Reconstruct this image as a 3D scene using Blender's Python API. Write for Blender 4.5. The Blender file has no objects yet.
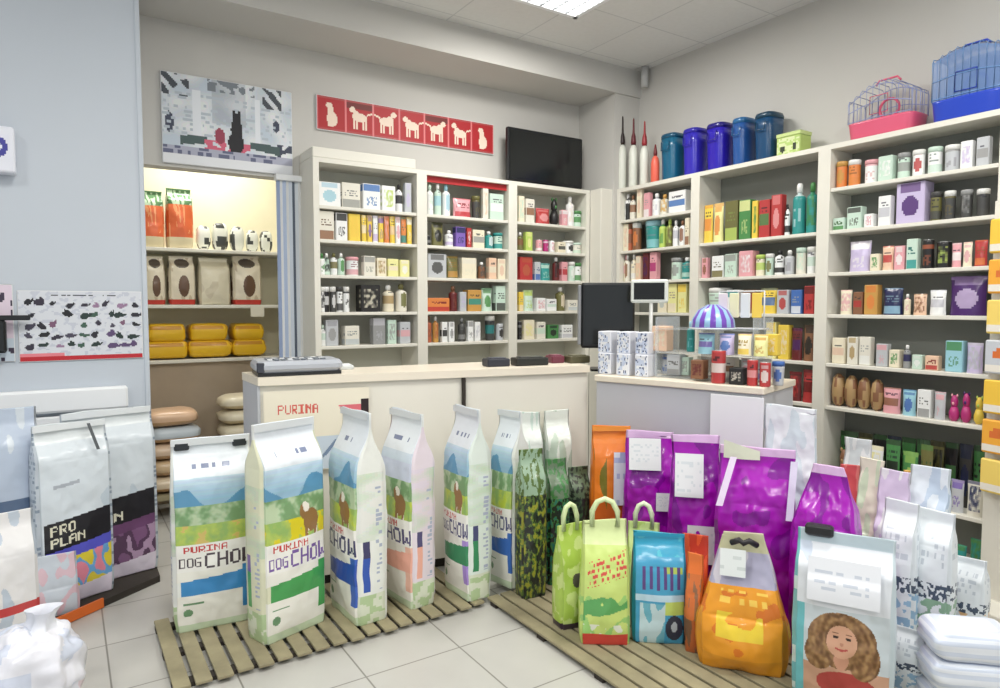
import bpy, math, random
from mathutils import Vector, noise, Matrix
random.seed(7)
sc = bpy.context.scene
PI = math.pi
# ---------------------------------------------------------------- camera, world, exposure
CF, YAW, PIT, CH = 670.0, math.radians(33.06), math.radians(-3.23), 1.45
cam_d = bpy.data.cameras.new('camera'); cam = bpy.data.objects.new('camera', cam_d); sc.collection.objects.link(cam)
cam_d.sensor_width = 36; cam_d.lens = CF / 1000 * 36; cam_d.clip_start = .05
cam.location = (0, 0, CH); cam.rotation_euler = (PI / 2 + PIT, 0, -YAW)
sc.camera = cam
w = bpy.data.worlds.new('world'); sc.world = w; w.use_nodes = True
WB = w.node_tree.nodes['Background']; WB.inputs[0].default_value = (.86, .93, 1, 1); WB.inputs[1].default_value = .92
sc.view_settings.view_transform = 'Standard'; sc.view_settings.look = 'None'
sc.view_settings.exposure = -0.14; sc.view_settings.gamma = 1; sc.view_settings.use_curve_mapping = False
LAMP_W = 41
ALCOVE_W = 17

# ---------------------------------------------------------------- perspective helpers (photo measurements -> world)
_f = Vector((math.sin(YAW) * math.cos(PIT), math.cos(YAW) * math.cos(PIT), math.sin(PIT)))
_r = Vector((math.cos(YAW), -math.sin(YAW), 0)); _u = _r.cross(_f)
def ray(x, y): return _f + _r * ((x - 500) / CF) - _u * ((y - 344) / CF)
def at(x, y, ax, v):
    d = ray(x, y); C = Vector((0, 0, CH)); i = 'XYZ'.index(ax)
    return C + d * ((v - C[i]) / d[i])
def col_at(x, ax, v, z):      # world point on plane ax=v, at height z, seen in column x
    lo, hi = 0., 688.
    for _ in range(40):
        m = (lo + hi) / 2
        if at(x, m, ax, v).z > z: lo = m
        else: hi = m
    return at(x, m, ax, v)
def pd(x, d):                 # floor point in column x at distance d ahead
    l = (x - 500) / CF * d
    return Vector((l * math.cos(YAW) + d * math.sin(YAW), -l * math.sin(YAW) + d * math.cos(YAW), 0))

# ---------------------------------------------------------------- materials
def s2l(c): return tuple(((v / 255) / 12.92 if v / 255 <= .04045 else ((v / 255 + .055) / 1.055) ** 2.4) for v in c)
def mat(name, rough=.5, color=None, attr=False, noise_amt=0, noise_scale=8, bump=0, metal=0, emit=0, trans=0, alpha=1, spec=.5, coat=0):
    m = bpy.data.materials.new(name); m.use_nodes = True; nt = m.node_tree; b = nt.nodes['Principled BSDF']
    b.inputs['Roughness'].default_value = rough; b.inputs['Metallic'].default_value = metal
    b.inputs['Specular IOR Level'].default_value = spec
    if coat: b.inputs['Coat Weight'].default_value = coat; b.inputs['Coat Roughness'].default_value = .12
    c = s2l(color) if color else (.8, .8, .8)
    if attr:
        a = nt.nodes.new('ShaderNodeAttribute'); a.attribute_name = 'Col'; out = a.outputs['Color']
        nt.links.new(out, b.inputs['Base Color'])
    elif noise_amt:
        tc = nt.nodes.new('ShaderNodeTexCoord'); n = nt.nodes.new('ShaderNodeTexNoise'); n.inputs['Scale'].default_value = noise_scale
        n.inputs['Detail'].default_value = 4
        nt.links.new(tc.outputs['Object'], n.inputs['Vector'])
        r = nt.nodes.new('ShaderNodeValToRGB')
        r.color_ramp.elements[0].position = .3; r.color_ramp.elements[1].position = .7
        r.color_ramp.elements[0].color = tuple(v * (1 - noise_amt) for v in c) + (1,)
        r.color_ramp.elements[1].color = tuple(min(1, v * (1 + noise_amt)) for v in c) + (1,)
        nt.links.new(n.outputs['Fac'], r.inputs['Fac']); nt.links.new(r.outputs['Color'], b.inputs['Base Color'])
    else: b.inputs['Base Color'].default_value = c + (1,)
    if bump:
        tc = nt.nodes.new('ShaderNodeTexCoord'); n = nt.nodes.new('ShaderNodeTexNoise'); n.inputs['Scale'].default_value = noise_scale
        nt.links.new(tc.outputs['Object'], n.inputs['Vector'])
        bm_ = nt.nodes.new('ShaderNodeBump'); bm_.inputs['Strength'].default_value = bump; bm_.inputs['Distance'].default_value = .01
        nt.links.new(n.outputs['Fac'], bm_.inputs['Height']); nt.links.new(bm_.outputs['Normal'], b.inputs['Normal'])
    if emit: b.inputs['Emission Color'].default_value = (1, 1, .97, 1); b.inputs['Emission Strength'].default_value = emit
    if trans: b.inputs['Transmission Weight'].default_value = trans
    if alpha < 1: b.inputs['Alpha'].default_value = alpha
    return m
M = dict(
    paint=mat('printed_matt', .55, attr=True), gloss=mat('printed_gloss', .28, attr=True, coat=.25),
    foil=mat('printed_film', .33, attr=True, bump=.35, noise_scale=14, coat=.2),
    plastic=mat('moulded_plastic', .4, attr=True),
    wall=mat('wall_paint', .9, (200, 198, 193), noise_amt=.015, noise_scale=1.5),
    walll=mat('wall_paint_cool', .9, (196, 203, 212), noise_amt=.015, noise_scale=1.5),
    alcove=mat('alcove_paint', .9, (230, 224, 196), noise_amt=.02),
    cab=mat('cabinet_laminate', .5, (226, 223, 212), noise_amt=.015, noise_scale=3),
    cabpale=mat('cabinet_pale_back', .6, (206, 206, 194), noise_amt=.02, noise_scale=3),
    cabback=mat('cabinet_back_shaded_laminate', .6, (138, 141, 135), noise_amt=.02, noise_scale=3),  # grey backs of the right cabinets, darkened to carry the shade between shelves
    counter=mat('counter_laminate', .35, (238, 228, 210), noise_amt=.02, noise_scale=12),
    cfront=mat('counter_front_laminate', .45, (232, 228, 216), noise_amt=.02, noise_scale=3),
    cgrey=mat('counter_grey_laminate', .4, (196, 198, 204), noise_amt=.02, noise_scale=3),
    wood=mat('weathered_wood', .75, (150, 141, 112), noise_amt=.18, noise_scale=9),
    black=mat('black_plastic', .35, (26, 28, 30)), screen=mat('dark_screen', .15, (30, 32, 32)),
    steel=mat('brushed_steel', .3, (190, 192, 195), metal=.7), wire=mat('coated_wire', .4, (205, 210, 220)),
    lamp=mat('lamp_diffuser', .4, (255, 255, 250), emit=5.0), white=mat('white_plastic', .4, (236, 238, 240)),
    acrylic=mat('clear_acrylic', .05, (235, 242, 246), alpha=.28), film=mat('clear_film', .2, (240, 244, 250), alpha=.55),
    cardboard=mat('brown_board', .85, (176, 160, 140), noise_amt=.06, noise_scale=5),
    darkmat=mat('dark_rubber', .8, (52, 46, 40)), orange=mat('orange_plastic', .4, (226, 110, 40)),
    red=mat('red_trim', .5, (178, 40, 44)),
)
# tiled floor and tiled ceiling
def grid_mat(name, c1, c2, size, line, rough, noise_s=3, offx=0, offy=0):
    m = bpy.data.materials.new(name); m.use_nodes = True; nt = m.node_tree; b = nt.nodes['Principled BSDF']
    b.inputs['Roughness'].default_value = rough
    tc = nt.nodes.new('ShaderNodeTexCoord'); mp = nt.nodes.new('ShaderNodeMapping'); mp.inputs['Location'].default_value = (offx, offy, 0)
    br = nt.nodes.new('ShaderNodeTexBrick'); br.offset = 0; br.inputs['Scale'].default_value = 1
    br.inputs['Brick Width'].default_value = size; br.inputs['Row Height'].default_value = size
    br.inputs['Mortar Size'].default_value = line; br.inputs['Mortar Smooth'].default_value = .3
    br.inputs['Color1'].default_value = s2l(c1) + (1,); br.inputs['Color2'].default_value = s2l(tuple(v - 4 for v in c1)) + (1,)
    br.inputs['Mortar'].default_value = s2l(c2) + (1,)
    nz = nt.nodes.new('ShaderNodeTexNoise'); nz.inputs['Scale'].default_value = noise_s; nz.inputs['Detail'].default_value = 5
    mx = nt.nodes.new('ShaderNodeMix'); mx.data_type = 'RGBA'; mx.blend_type = 'OVERLAY'; mx.inputs[0].default_value = .12
    nt.links.new(tc.outputs['Object'], mp.inputs[0]); nt.links.new(mp.outputs[0], br.inputs['Vector']); nt.links.new(mp.outputs[0], nz.inputs['Vector'])
    nt.links.new(br.outputs['Color'], mx.inputs[6]); nt.links.new(nz.outputs['Fac'], mx.inputs[7]); nt.links.new(mx.outputs[2], b.inputs['Base Color'])
    return m
M['floor'] = grid_mat('floor_tiles', (190, 188, 182), (134, 131, 124), .42, .004, .32, offx=.31, offy=.1)
M['ceil'] = grid_mat('ceiling_tiles', (224, 224, 222), (200, 201, 200), .6, .006, .9, 30, offx=.1, offy=.08)

# ---------------------------------------------------------------- mesh helpers
COL = sc.collection
def link(o, parent=None):
    COL.objects.link(o)
    if parent is not None: o.parent = parent
    return o
def tag(o, label, cat, group=None, kind=None):
    if label: o['label'] = label
    if cat: o['category'] = cat
    if group: o['group'] = group
    if kind: o['kind'] = kind
    return o
def empty(name, loc, rz=0):
    o = bpy.data.objects.new(name, None); o.empty_display_size = .05; link(o); o.location = loc; o.rotation_euler = (0, 0, rz); return o
class MB:
    def __init__(s): s.v = []; s.f = []; s.c = []; s.sm = []
    def add(s, vs, fs, cols=None, smooth=False):
        o = len(s.v); s.v += [tuple(v) for v in vs]; s.f += [tuple(i + o for i in f) for f in fs]
        if cols is None: cols = (200, 200, 200)
        if isinstance(cols, tuple): cols = [cols] * len(fs)
        s.c += cols; s.sm += [smooth] * len(fs); return s
    def box(s, x0, x1, y0, y1, z0, z1, col=None, bev=0):
        if bev <= 0:
            vs = [(x, y, z) for z in (z0, z1) for y in (y0, y1) for x in (x0, x1)]
            return s.add(vs, [(0, 2, 3, 1), (4, 5, 7, 6), (0, 1, 5, 4), (2, 6, 7, 3), (0, 4, 6, 2), (1, 3, 7, 5)], col)
        b = bev; loops = []   # chamfered box: octagonal plan, chamfered top and bottom
        def oc(i, z):
            a0, a1, b0, b1 = x0 + i, x1 - i, y0 + i, y1 - i
            return [(a0 + b, b0, z), (a1 - b, b0, z), (a1, b0 + b, z), (a1, b1 - b, z), (a1 - b, b1, z), (a0 + b, b1, z), (a0, b1 - b, z), (a0, b0 + b, z)]
        L = [oc(b * .7, z0), oc(0, z0 + b), oc(0, z1 - b), oc(b * .7, z1)]
        vs = sum(L, []); fs = []
        for k in range(3):
            for j in range(8): fs.append((k * 8 + j, k * 8 + (j + 1) % 8, k * 8 + 8 + (j + 1) % 8, k * 8 + 8 + j))
        fs.append(tuple(range(7, -1, -1))); fs.append(tuple(range(24, 32)))
        return s.add(vs, fs, col)
    def tube(s, pts, r, col=None, n=8, closed=False):
        P = [Vector(p) for p in pts]; m = len(P); vs = []; fs = []
        for i, p in enumerate(P):
            t = (P[(i + 1) % m] - P[i - 1]) if closed else (P[min(i + 1, m - 1)] - P[max(i - 1, 0)])
            t.normalize(); a = t.cross(Vector((0, 0, 1)))
            if a.length < .05: a = t.cross(Vector((0, 1, 0)))
            a.normalize(); b = t.cross(a)
            for k in range(n): vs.append(p + (a * math.cos(2 * PI * k / n) + b * math.sin(2 * PI * k / n)) * r)
        for i in range(m if closed else m - 1):
            for k in range(n): fs.append((i * n + k, i * n + (k + 1) % n, ((i + 1) % m) * n + (k + 1) % n, ((i + 1) % m) * n + k))
        if not closed: fs.append(tuple(range(n))[::-1]); fs.append(tuple(range((m - 1) * n, m * n)))
        return s.add(vs, fs, col, True)
    def lathe(s, prof, col=None, n=20, c=(0, 0, 0), paint=None):
        vs = []; fs = []; cs = []
        for r, z in prof:
            for k in range(n): vs.append((c[0] + r * math.cos(2 * PI * k / n), c[1] + r * math.sin(2 * PI * k / n), c[2] + z))
        for i in range(len(prof) - 1):
            for k in range(n):
                fs.append((i * n + k, i * n + (k + 1) % n, (i + 1) * n + (k + 1) % n, (i + 1) * n + k))
                cs.append(paint(k / n, (prof[i][1] + prof[i + 1][1]) / 2) if paint else (col or (200, 200, 200)))
        fs.append(tuple(range(n))[::-1]); fs.append(tuple(range((len(prof) - 1) * n, len(prof) * n))); cs += [col or (200, 200, 200)] * 2
        return s.add(vs, fs, cs, True)
    def grid(s, fn, nu, nv, paint, smooth=True):   # fn(u,v) -> point
        vs = [fn(i / nu, j / nv) for j in range(nv + 1) for i in range(nu + 1)]
        fs = []; cs = []
        for j in range(nv):
            for i in range(nu):
                a = j * (nu + 1) + i; fs.append((a, a + 1, a + nu + 2, a + nu + 1)); cs.append(paint((i + .5) / nu, (j + .5) / nv))
        return s.add(vs, fs, cs, smooth)
    def build(s, name, m='plastic', parent=None, loc=None, rz=0):
        me = bpy.data.meshes.new(name); me.from_pydata([tuple(v) for v in s.v], [], s.f)
        a = me.color_attributes.new('Col', 'FLOAT_COLOR', 'CORNER'); buf = []; cache = {}
        for f, c in zip(s.f, s.c):
            k = cache.get(c)
            if k is None: k = cache[c] = s2l(tuple(min(255, max(0, q)) for q in c)) + (1.,)
            buf += list(k) * len(f)
        a.data.foreach_set('color', buf)
        me.polygons.foreach_set('use_smooth', s.sm)
        me.materials.append(M[m] if isinstance(m, str) else m); me.update()
        o = bpy.data.objects.new(name, me); link(o, parent)
        if loc is not None: o.location = loc
        o.rotation_euler = (0, 0, rz)
        return o
def part_box(name, m, parent, *a, col=None, bev=0): return MB().box(*a, col=col, bev=bev).build(name, m, parent)
def struct(name, m, *a, bev=0):
    o = MB().box(*a, bev=bev).build(name, m); o['kind'] = 'structure'; return o

# ---------------------------------------------------------------- tiny bitmap lettering
G = {'A': '01110100011000111111100011000110001', 'B': '11110100011000111110100011000111110', 'C': '01111100001000010000100001000001111', 'D': '11110100011000110001100011000111110',
     'E': '11111100001000011110100001000011111', 'G': '01111100001000010111100011000101111', 'H': '10001100011000111111100011000110001',
     'I': '11111001000010000100001000010011111', 'L': '10000100001000010000100001000011111', 'N': '10001110011010110011100011000110001',
     'O': '01110100011000110001100011000101110', 'P': '11110100011000111110100001000010000', 'R': '11110100011000111110101001001010001',
     'U': '10001100011000110001100011000101110', 'W': '10001100011000110101101011101110001', 'K': '10001100101010011000101001001010001',
     'T': '11111001000010000100001000010000100', 'S': '01111100001000001110000010000111110', ' ': '0' * 35}
def txt(s, u, v, u0, u1, v0, v1):
    if not (u0 <= u < u1 and v0 <= v < v1): return False
    k = (u - u0) / (u1 - u0) * (len(s) * 6 - 1); i = int(k) // 6; q = int(k) % 6
    if q == 5 or i >= len(s): return False
    r = 6 - int((v - v0) / (v1 - v0) * 7)
    return G[s[i]][r * 5 + q] == '1' or (q > 0 and (k % 1) < .45 and G[s[i]][r * 5 + q - 1] == '1')
def ell(u, v, a, b, ra, rb): return ((u - a) / ra) ** 2 + ((v - b) / rb) ** 2 < 1
def nz(u, v, sc_=8, seed=0): return noise.noise(Vector((u * sc_, v * sc_, seed * 7.3)))
def mix(a, b, t): t = min(1, max(0, t)); return tuple(int((a[i] * (1 - t) + b[i] * t) / 6) * 6 for i in range(3))
def tex(u, v, n=18, fill=.6, seed=0):   # line of tiny illegible print
    r = v * n * 1.3; return (r % 1) < .62 and nz(u * n * 1.7, int(r) * 3.7, 1, seed) > (.22 - fill * .42)

# ================================================================ ROOM
ZC = 3.44
XR, YB, YCOL = 4.18, 4.70, 4.17
struct('floor', 'floor', -3, 4.3, -3.2, 6.2, -.1, 0)
struct('ceiling', 'ceil', -3, 4.3, -3.2, 4.8, ZC, ZC + .1)
struct('wall_right', 'wall', XR, XR + .1, -3.2, 4.8, 0, ZC)
struct('wall_back', 'wall', 1.40, 4.3, YB, YB + .12, 0, ZC)
struct('wall_lintel', 'wall', .376, 1.40, YB, YB + .12, 2.325, ZC)
struct('wall_column', 'walll', -3, .388, YCOL, YB + .12, 0, ZC)
struct('wall_left', 'walll', -3, -2.9, -3.2, 4.2, 0, ZC)
struct('wall_corner', 'wall', 3.90, XR, 4.24, YB, 0, 3.22)
struct('trim_beam', 'wall', .376, XR, 4.22, YB, 3.22, ZC)
struct('trim_column', 'walll', .366, .392, YCOL - .006, YCOL + .03, 0, ZC, bev=.004)
# stock alcove behind the opening
struct('wall_alcove_back', 'alcove', -.2, 2.2, 5.75, 5.85, 0, 3)
struct('wall_alcove_left', 'alcove', -.2, -.1, 4.82, 5.75, 0, 3)
struct('wall_alcove_right', 'alcove', 2.1, 2.2, 4.82, 5.75, 0, 3)
struct('ceiling_alcove', 'alcove', -.2, 2.2, 4.82, 5.85, 2.95, 3.02)
struct('wall_front', 'walll', -3, 4.3, -3.2, -3.1, 2.9, ZC)
struct('baseboard_right', 'cgrey', XR - .015, XR, -3, 1.4, 0, .08)

# ceiling lamps
def ceiling_lamp(x, y, lab, z=ZC, watt=None, s=.6):
    t = empty('ceiling_lamp', (x, y, z)); tag(t, lab, 'ceiling light', 'ceiling light panels')
    h = s / 2; m = MB()
    for a in ((-h, h, -h, -h + .03), (-h, h, h - .03, h), (-h, -h + .03, -h, h), (h - .03, h, -h, h)): m.box(a[0], a[1], a[2], a[3], -.03, -.001, (235, 235, 235))
    m.build('frame', 'white', t)
    MB().box(-h + .03, h - .03, -h + .03, h - .03, -.014, -.003).build('diffuser', 'lamp', t)
    g = MB()
    for k in range(1, 6):
        p = -h + k * s / 6; g.box(p - .004, p + .004, -h + .03, h - .03, -.028, -.015, (210, 212, 214))
    for k in range(1, 12):
        p = -h + k * s / 12; g.box(-h + .03, h - .03, p - .003, p + .003, -.028, -.0155, (210, 212, 214))
    g.build('louvre', 'steel', t)
    L = bpy.data.lights.new('lamp_light', 'AREA'); L.shape = 'SQUARE'; L.size = s - .08; L.energy = watt or LAMP_W; L.color = (1, .98, .93)
    o = bpy.data.objects.new('lamp_light', L); link(o, t); o.location = (0, 0, -.04)
    return t
ceiling_lamp(2.68, 3.34, 'square louvred ceiling light panel glowing white near the back of the shop', s=.64)
for x, y, lab in ((2.62, 1.0, 'ceiling light panel above the pallet of bagged pet food'), (.4, 1.9, 'ceiling light panel over the open tiled floor'),
                  (.4, -.8, 'ceiling light panel just behind the entrance side'), (2.62, -1.4, 'ceiling light panel nearest the street front'), (-1.6, 1.4, 'ceiling light panel by the left wall')):
    ceiling_lamp(x, y, lab)
ceiling_lamp(.95, 5.3, 'small light panel in the ceiling of the stock alcove', 2.95, ALCOVE_W, .5)

# ================================================================ CABINETS
SD = .04
SRB = [1.91, 1.655, 1.40, 1.10, .835, .35, .08]
def cabinet(axis, a0, a1, front, back, shelves, lab, top=2.43, rail=None):
    """axis 'X': runs along X, opens towards -Y ; axis 'Y': runs along Y, opens towards -X"""
    w_ = a1 - a0; d = back - front
    if axis == 'X': t = empty('shelf_cabinet', (a0, front, 0), 0)
    else: t = empty('shelf_cabinet', (front, a1, 0), -PI / 2)     # local x runs towards the camera
    tag(t, lab, 'cabinet', 'white open shelf cabinets along the walls')
    part_box('side_panel', 'cab', t, 0, SD, 0, d, 0, top - .03); part_box('side_panel', 'cab', t, w_ - SD, w_, 0, d, 0, top - .03)
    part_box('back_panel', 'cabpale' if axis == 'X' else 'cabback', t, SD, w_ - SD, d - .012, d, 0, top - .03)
    part_box('top_panel', 'cab', t, 0, w_, 0, d, top - .03, top)
    for z in shelves: part_box('shelf', 'cab', t, SD, w_ - SD, .005, d - .012, z - .022, z, bev=.003)
    if rail: part_box('valance', rail, t, SD, w_ - SD, .03, .04, top - .075, top - .03)
    return t
SB = [2.12, 1.895, 1.66, 1.41, 1.18, .85, .5, .1]
SR = [2.165, 1.91, 1.655, 1.40, 1.10, .835, .35, .08]
YC, XC = 4.40, 3.93
DB, DR = YB - YC, XR - XC
cabinet('X', 1.40, 2.193, YC, YB - .002, SB, 'white open shelf cabinet on back wall, leftmost, beside the striped door')
cabinet('X', 2.193, 2.986, YC, YB - .002, SB, 'white open shelf cabinet on back wall, middle one, red strip under its top', rail='red')
cabinet('X', 2.986, 3.775, YC, YB - .002, SB, 'white open shelf cabinet on back wall, with the black television on top')
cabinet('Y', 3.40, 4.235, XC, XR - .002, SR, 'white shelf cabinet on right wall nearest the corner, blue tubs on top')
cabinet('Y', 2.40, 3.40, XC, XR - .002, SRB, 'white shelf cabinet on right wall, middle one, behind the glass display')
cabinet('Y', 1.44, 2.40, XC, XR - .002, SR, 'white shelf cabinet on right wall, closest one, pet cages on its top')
o = MB().box(3.777, 3.928, 4.262, 4.40, 0, 2.43, (222, 214, 198), bev=.004).build('filler_panel', 'cab'); tag(o, 'cream filler panel closing the corner between back and right cabinets', 'panel')
# fascia box above the leftmost bay
o = MB().box(1.40, 2.15, 4.41, 4.69, 2.431, 2.50, (214, 212, 204), bev=.006).build('cabinet_fascia', 'cab'); tag(o, 'pale fascia board on top of the leftmost back wall cabinet', 'fascia')

# ================================================================ SHELF GOODS
C = dict(white=(236, 238, 236), cream=(236, 226, 196), ivory=(228, 224, 208), grey=(150, 152, 152), silver=(190, 194, 198), black=(34, 32, 34), red=(196, 52, 52),
         pink=(232, 160, 168), peach=(238, 196, 164), orange=(232, 130, 56), amber=(206, 150, 66), yellow=(240, 204, 60), lemon=(236, 232, 150), lime=(186, 214, 90),
         green=(70, 140, 72), olive=(112, 108, 56), mint=(198, 224, 206), teal=(40, 150, 146), aqua=(150, 206, 222), blue=(64, 110, 190), navy=(32, 40, 90),
         lilac=(200, 186, 224), violet=(128, 96, 190), purple=(74, 30, 110), magenta=(190, 40, 120), brown=(140, 92, 60), maroon=(110, 34, 36), tan=(178, 142, 92), charcoal=(70, 70, 68), rust=(190, 96, 60))
C = {k: tuple(int(x * .86 + .14 * (v[0] * .3 + v[1] * .59 + v[2] * .11)) for x in v) for k, v in C.items()}
KW = dict(box='carton', jar='jar', bottle='bottle', pouch='pouch', can='can', tub='tub', pack='flat pack', spray='spray bottle', tray='stacked tray', roll='chew roll', toy='soft toy')
def face_paint(kind, a, b, seed):
    A, B = C[a], C[b]; B = mix(B, A, .18); style = seed % 5
    def p(u, v):
        if style == 0:
            if .30 < v < .62: return B
            if .68 < v < .8 and .15 < u < .85 and tex(u, v, 9, .7, seed): return mix(A, (30, 30, 40), .6)
        elif style == 1:
            if ell(u, v, .5, .42, .32, .26): return B
            if v > .78 and .12 < u < .88: return mix(B, A, .3)
        elif style == 2:
            if v < .32: return B
            if .45 < v < .75 and .12 < u < .88 and tex(u, v, 8, .6, seed): return mix(B, (20, 20, 20), .3)
        elif style == 3:
            if v > .72: return B
            if .15 < v < .5 and .2 < u < .8 and nz(u, v, 9, seed) > 0: return mix(A, B, .7)
        else:
            if .12 < u < .88 and .15 < v < .85:
                return mix(A, B, .55 + 1.6 * nz(u, v, 7, seed))
        return A
    return p
def good(kind, w_, d, h, a, b, seed):
    """returns the object (origin at its base centre, front towards local -y)"""
    A, B = C[a], C[b]; P = face_paint(kind, a, b, seed); hw, hd = w_ / 2, d / 2
    nm = {'box': 'carton', 'jar': 'supplement_jar', 'bottle': 'shampoo_bottle', 'pouch': 'treat_pouch', 'can': 'food_can', 'tub': 'plastic_tub', 'pack': 'flat_pack', 'spray': 'spray_bottle', 'tray': 'food_tray', 'roll': 'chew_roll', 'toy': 'soft_toy'}[kind]
    m = MB()
    if kind in ('box', 'pack', 'tray'):
        bv = min(.003, w_ * .06)
        m.box(-hw, hw, -hd, hd, 0, h, A, bev=bv)
        nu, nv = max(5, min(16, int(w_ / .007))), max(7, min(22, int(h / .008)))
        m.grid(lambda u, v: (-hw + bv * 1.5 + u * (w_ - 3 * bv), -hd - .0006, bv * 1.5 + v * (h - 3 * bv)), nu, nv, P, False)
        if kind == 'box':
            m.grid(lambda u, v: (-hw - .0006, hd - bv * 1.5 - u * (d - 3 * bv), bv * 1.5 + v * (h - 3 * bv)), 3, nv, lambda u, v: P(.05 + u * .1, v), False)
        return m.build(nm, 'paint')
    if kind in ('jar', 'tub', 'can', 'bottle', 'spray'):
        r = hw
        def cp(k, z):
            u = (math.cos(2 * PI * k) * .5 + .5) if k > .5 else .02
            v = z / h
            return P(u, v) if (.08 < v < .86) else A
        nv = 14
        if kind == 'can':
            prof = [(r * .9, 0), (r, .004)] + [(r, h * (j + 1) / nv - .004) for j in range(nv)] + [(r * .93, h)]
            o = m.lathe(prof, A, 18, paint=cp).build(nm, 'gloss')
            MB().lathe([(r * .9, 0), (r * .9, .003), (r * .4, .003)], (196, 198, 200), 18, (0, 0, h - .001)).build('lid', 'steel', o); return o
        if kind == 'jar' or kind == 'tub':
            hb = h * .80; k_ = .94 if kind == 'jar' else .86
            prof = [(r * k_ * .96, 0), (r * k_, .005)] + [(r * (k_ + (1 - k_) * (j / nv) * (kind == 'tub')), hb * (j + 1) / nv) for j in range(nv)] + [(r * .86, hb + .004)]
            o = m.lathe(prof, A, 18, paint=cp).build(nm, 'plastic')
            lc = B if seed % 2 else (232, 232, 228)
            MB().lathe([(r, 0), (r, h * .17), (r * .93, h * .195), (r * .3, h * .2)], lc, 18, (0, 0, hb + .002)).build('lid', 'plastic', o); return o
        hb = h * .70
        prof = [(r * .92, 0), (r, .005)] + [(r, hb * (j + 1) / nv) for j in range(nv)] + [(r * .8, hb + h * .04), (r * .38, hb + h * .08), (r * .36, hb + h * .12)]
        o = m.lathe(prof, A, 16, paint=cp).build(nm, 'plastic')
        if kind == 'bottle':
            MB().lathe([(r * .46, 0), (r * .46, h * .14), (r * .3, h * .18)], B if seed % 2 else (240, 240, 238), 14, (0, 0, hb + h * .115)).build('cap', 'plastic', o)
        else:
            c = MB().lathe([(r * .46, 0), (r * .46, h * .06), (r * .25, h * .07)], B, 12, (0, 0, hb + h * .115))
            c.box(-r * .75, r * .3, -r * .22, r * .22, hb + h * .18, hb + h * .26, B, bev=.002); c.box(-r * .62, -r * .5, -r * .15, r * .15, hb + h * .07, hb + h * .19, B)
            c.build('trigger', 'plastic', o)
        return o
    if kind == 'pouch':
        def sf(sgn):
            def f(u, v):
                e = min(1, 4 * u * (1 - u)) ** .5 * (1 - v ** 3.5) * (.75 + .25 * (1 - v))
                wv = .003 * noise.noise(Vector((u * 5, v * 5, seed)))
                return ((-hw + u * w_) * (1 - .06 * math.sin(PI * v)), sgn * hd * e + wv * (sgn < 0), v * h)
            return f
        nu, nv = max(8, min(18, int(w_ / .006))), max(10, min(22, int(h / .007)))
        m.grid(sf(-1), nu, nv, lambda u, v: (A if v < .93 else mix(A, B, .5)) if not (.06 < u < .94 and .06 < v < .9) else P(u, v))
        m.grid(lambda u, v: sf(1)(1 - u, v), nu, nv, lambda u, v: A)
        return m.build(nm, 'foil')
    if kind == 'roll':
        n = 14
        prof = [(r_, z_) for r_, z_ in [(hw * .3, 0), (hw * .75, h * .08), (hw, h * .3), (hw * 1.02, h * .6), (hw * .8, h * .88), (hw * .3, h)]]
        m.lathe(prof, A, n, paint=lambda k, z: A if nz(k * 6, z * 30, 2, seed) > -.1 else B)
        return m.build(nm, 'plastic')
    if kind == 'toy':
        m.lathe([(hw * .5, 0), (hw * .95, h * .12), (hw, h * .3), (hw * .62, h * .52)], A, 14)
        m.lathe([(hw * .3, 0), (hw * .66, h * .1), (hw * .72, h * .26), (hw * .4, h * .44), (hw * .05, h * .47)], A, 14, (0, 0, h * .48))
        for s in (-1, 1): m.lathe([(hw * .05, 0), (hw * .22, h * .05), (hw * .2, h * .1), (hw * .03, h * .14)], B, 8, (s * hw * .5, 0, h * .86))
        m.lathe([(hw * .05, 0), (hw * .25, h * .04), (hw * .25, h * .1), (hw * .05, h * .14)], B, 8, (0, -hw * .6, h * .58))
        return m.build(nm, 'plastic')
ORD = ['leftmost', 'second from left', 'third from left', 'fourth from left', 'fifth from left', 'sixth from left', 'seventh from left', 'eighth from left', 'ninth from left', 'tenth from left',
       'eleventh from left', 'twelfth from left', 'thirteenth from left', 'fourteenth from left', 'fifteenth from left', 'sixteenth from left']
SHELF = ['top shelf', 'second shelf', 'third shelf', 'fourth shelf', 'fifth shelf', 'sixth shelf', 'seventh shelf', 'bottom shelf']
GAP = .004
LIM = {'leftmost back cabinet': (1.443, 2.15), 'middle back cabinet': (2.236, 2.943), 'back cabinet under television': (3.029, 3.732), 'right cabinet by corner': (3.443, 4.192), 'middle right cabinet': (2.443, 3.357), 'nearest right cabinet': (1.483, 2.357)}
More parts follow.
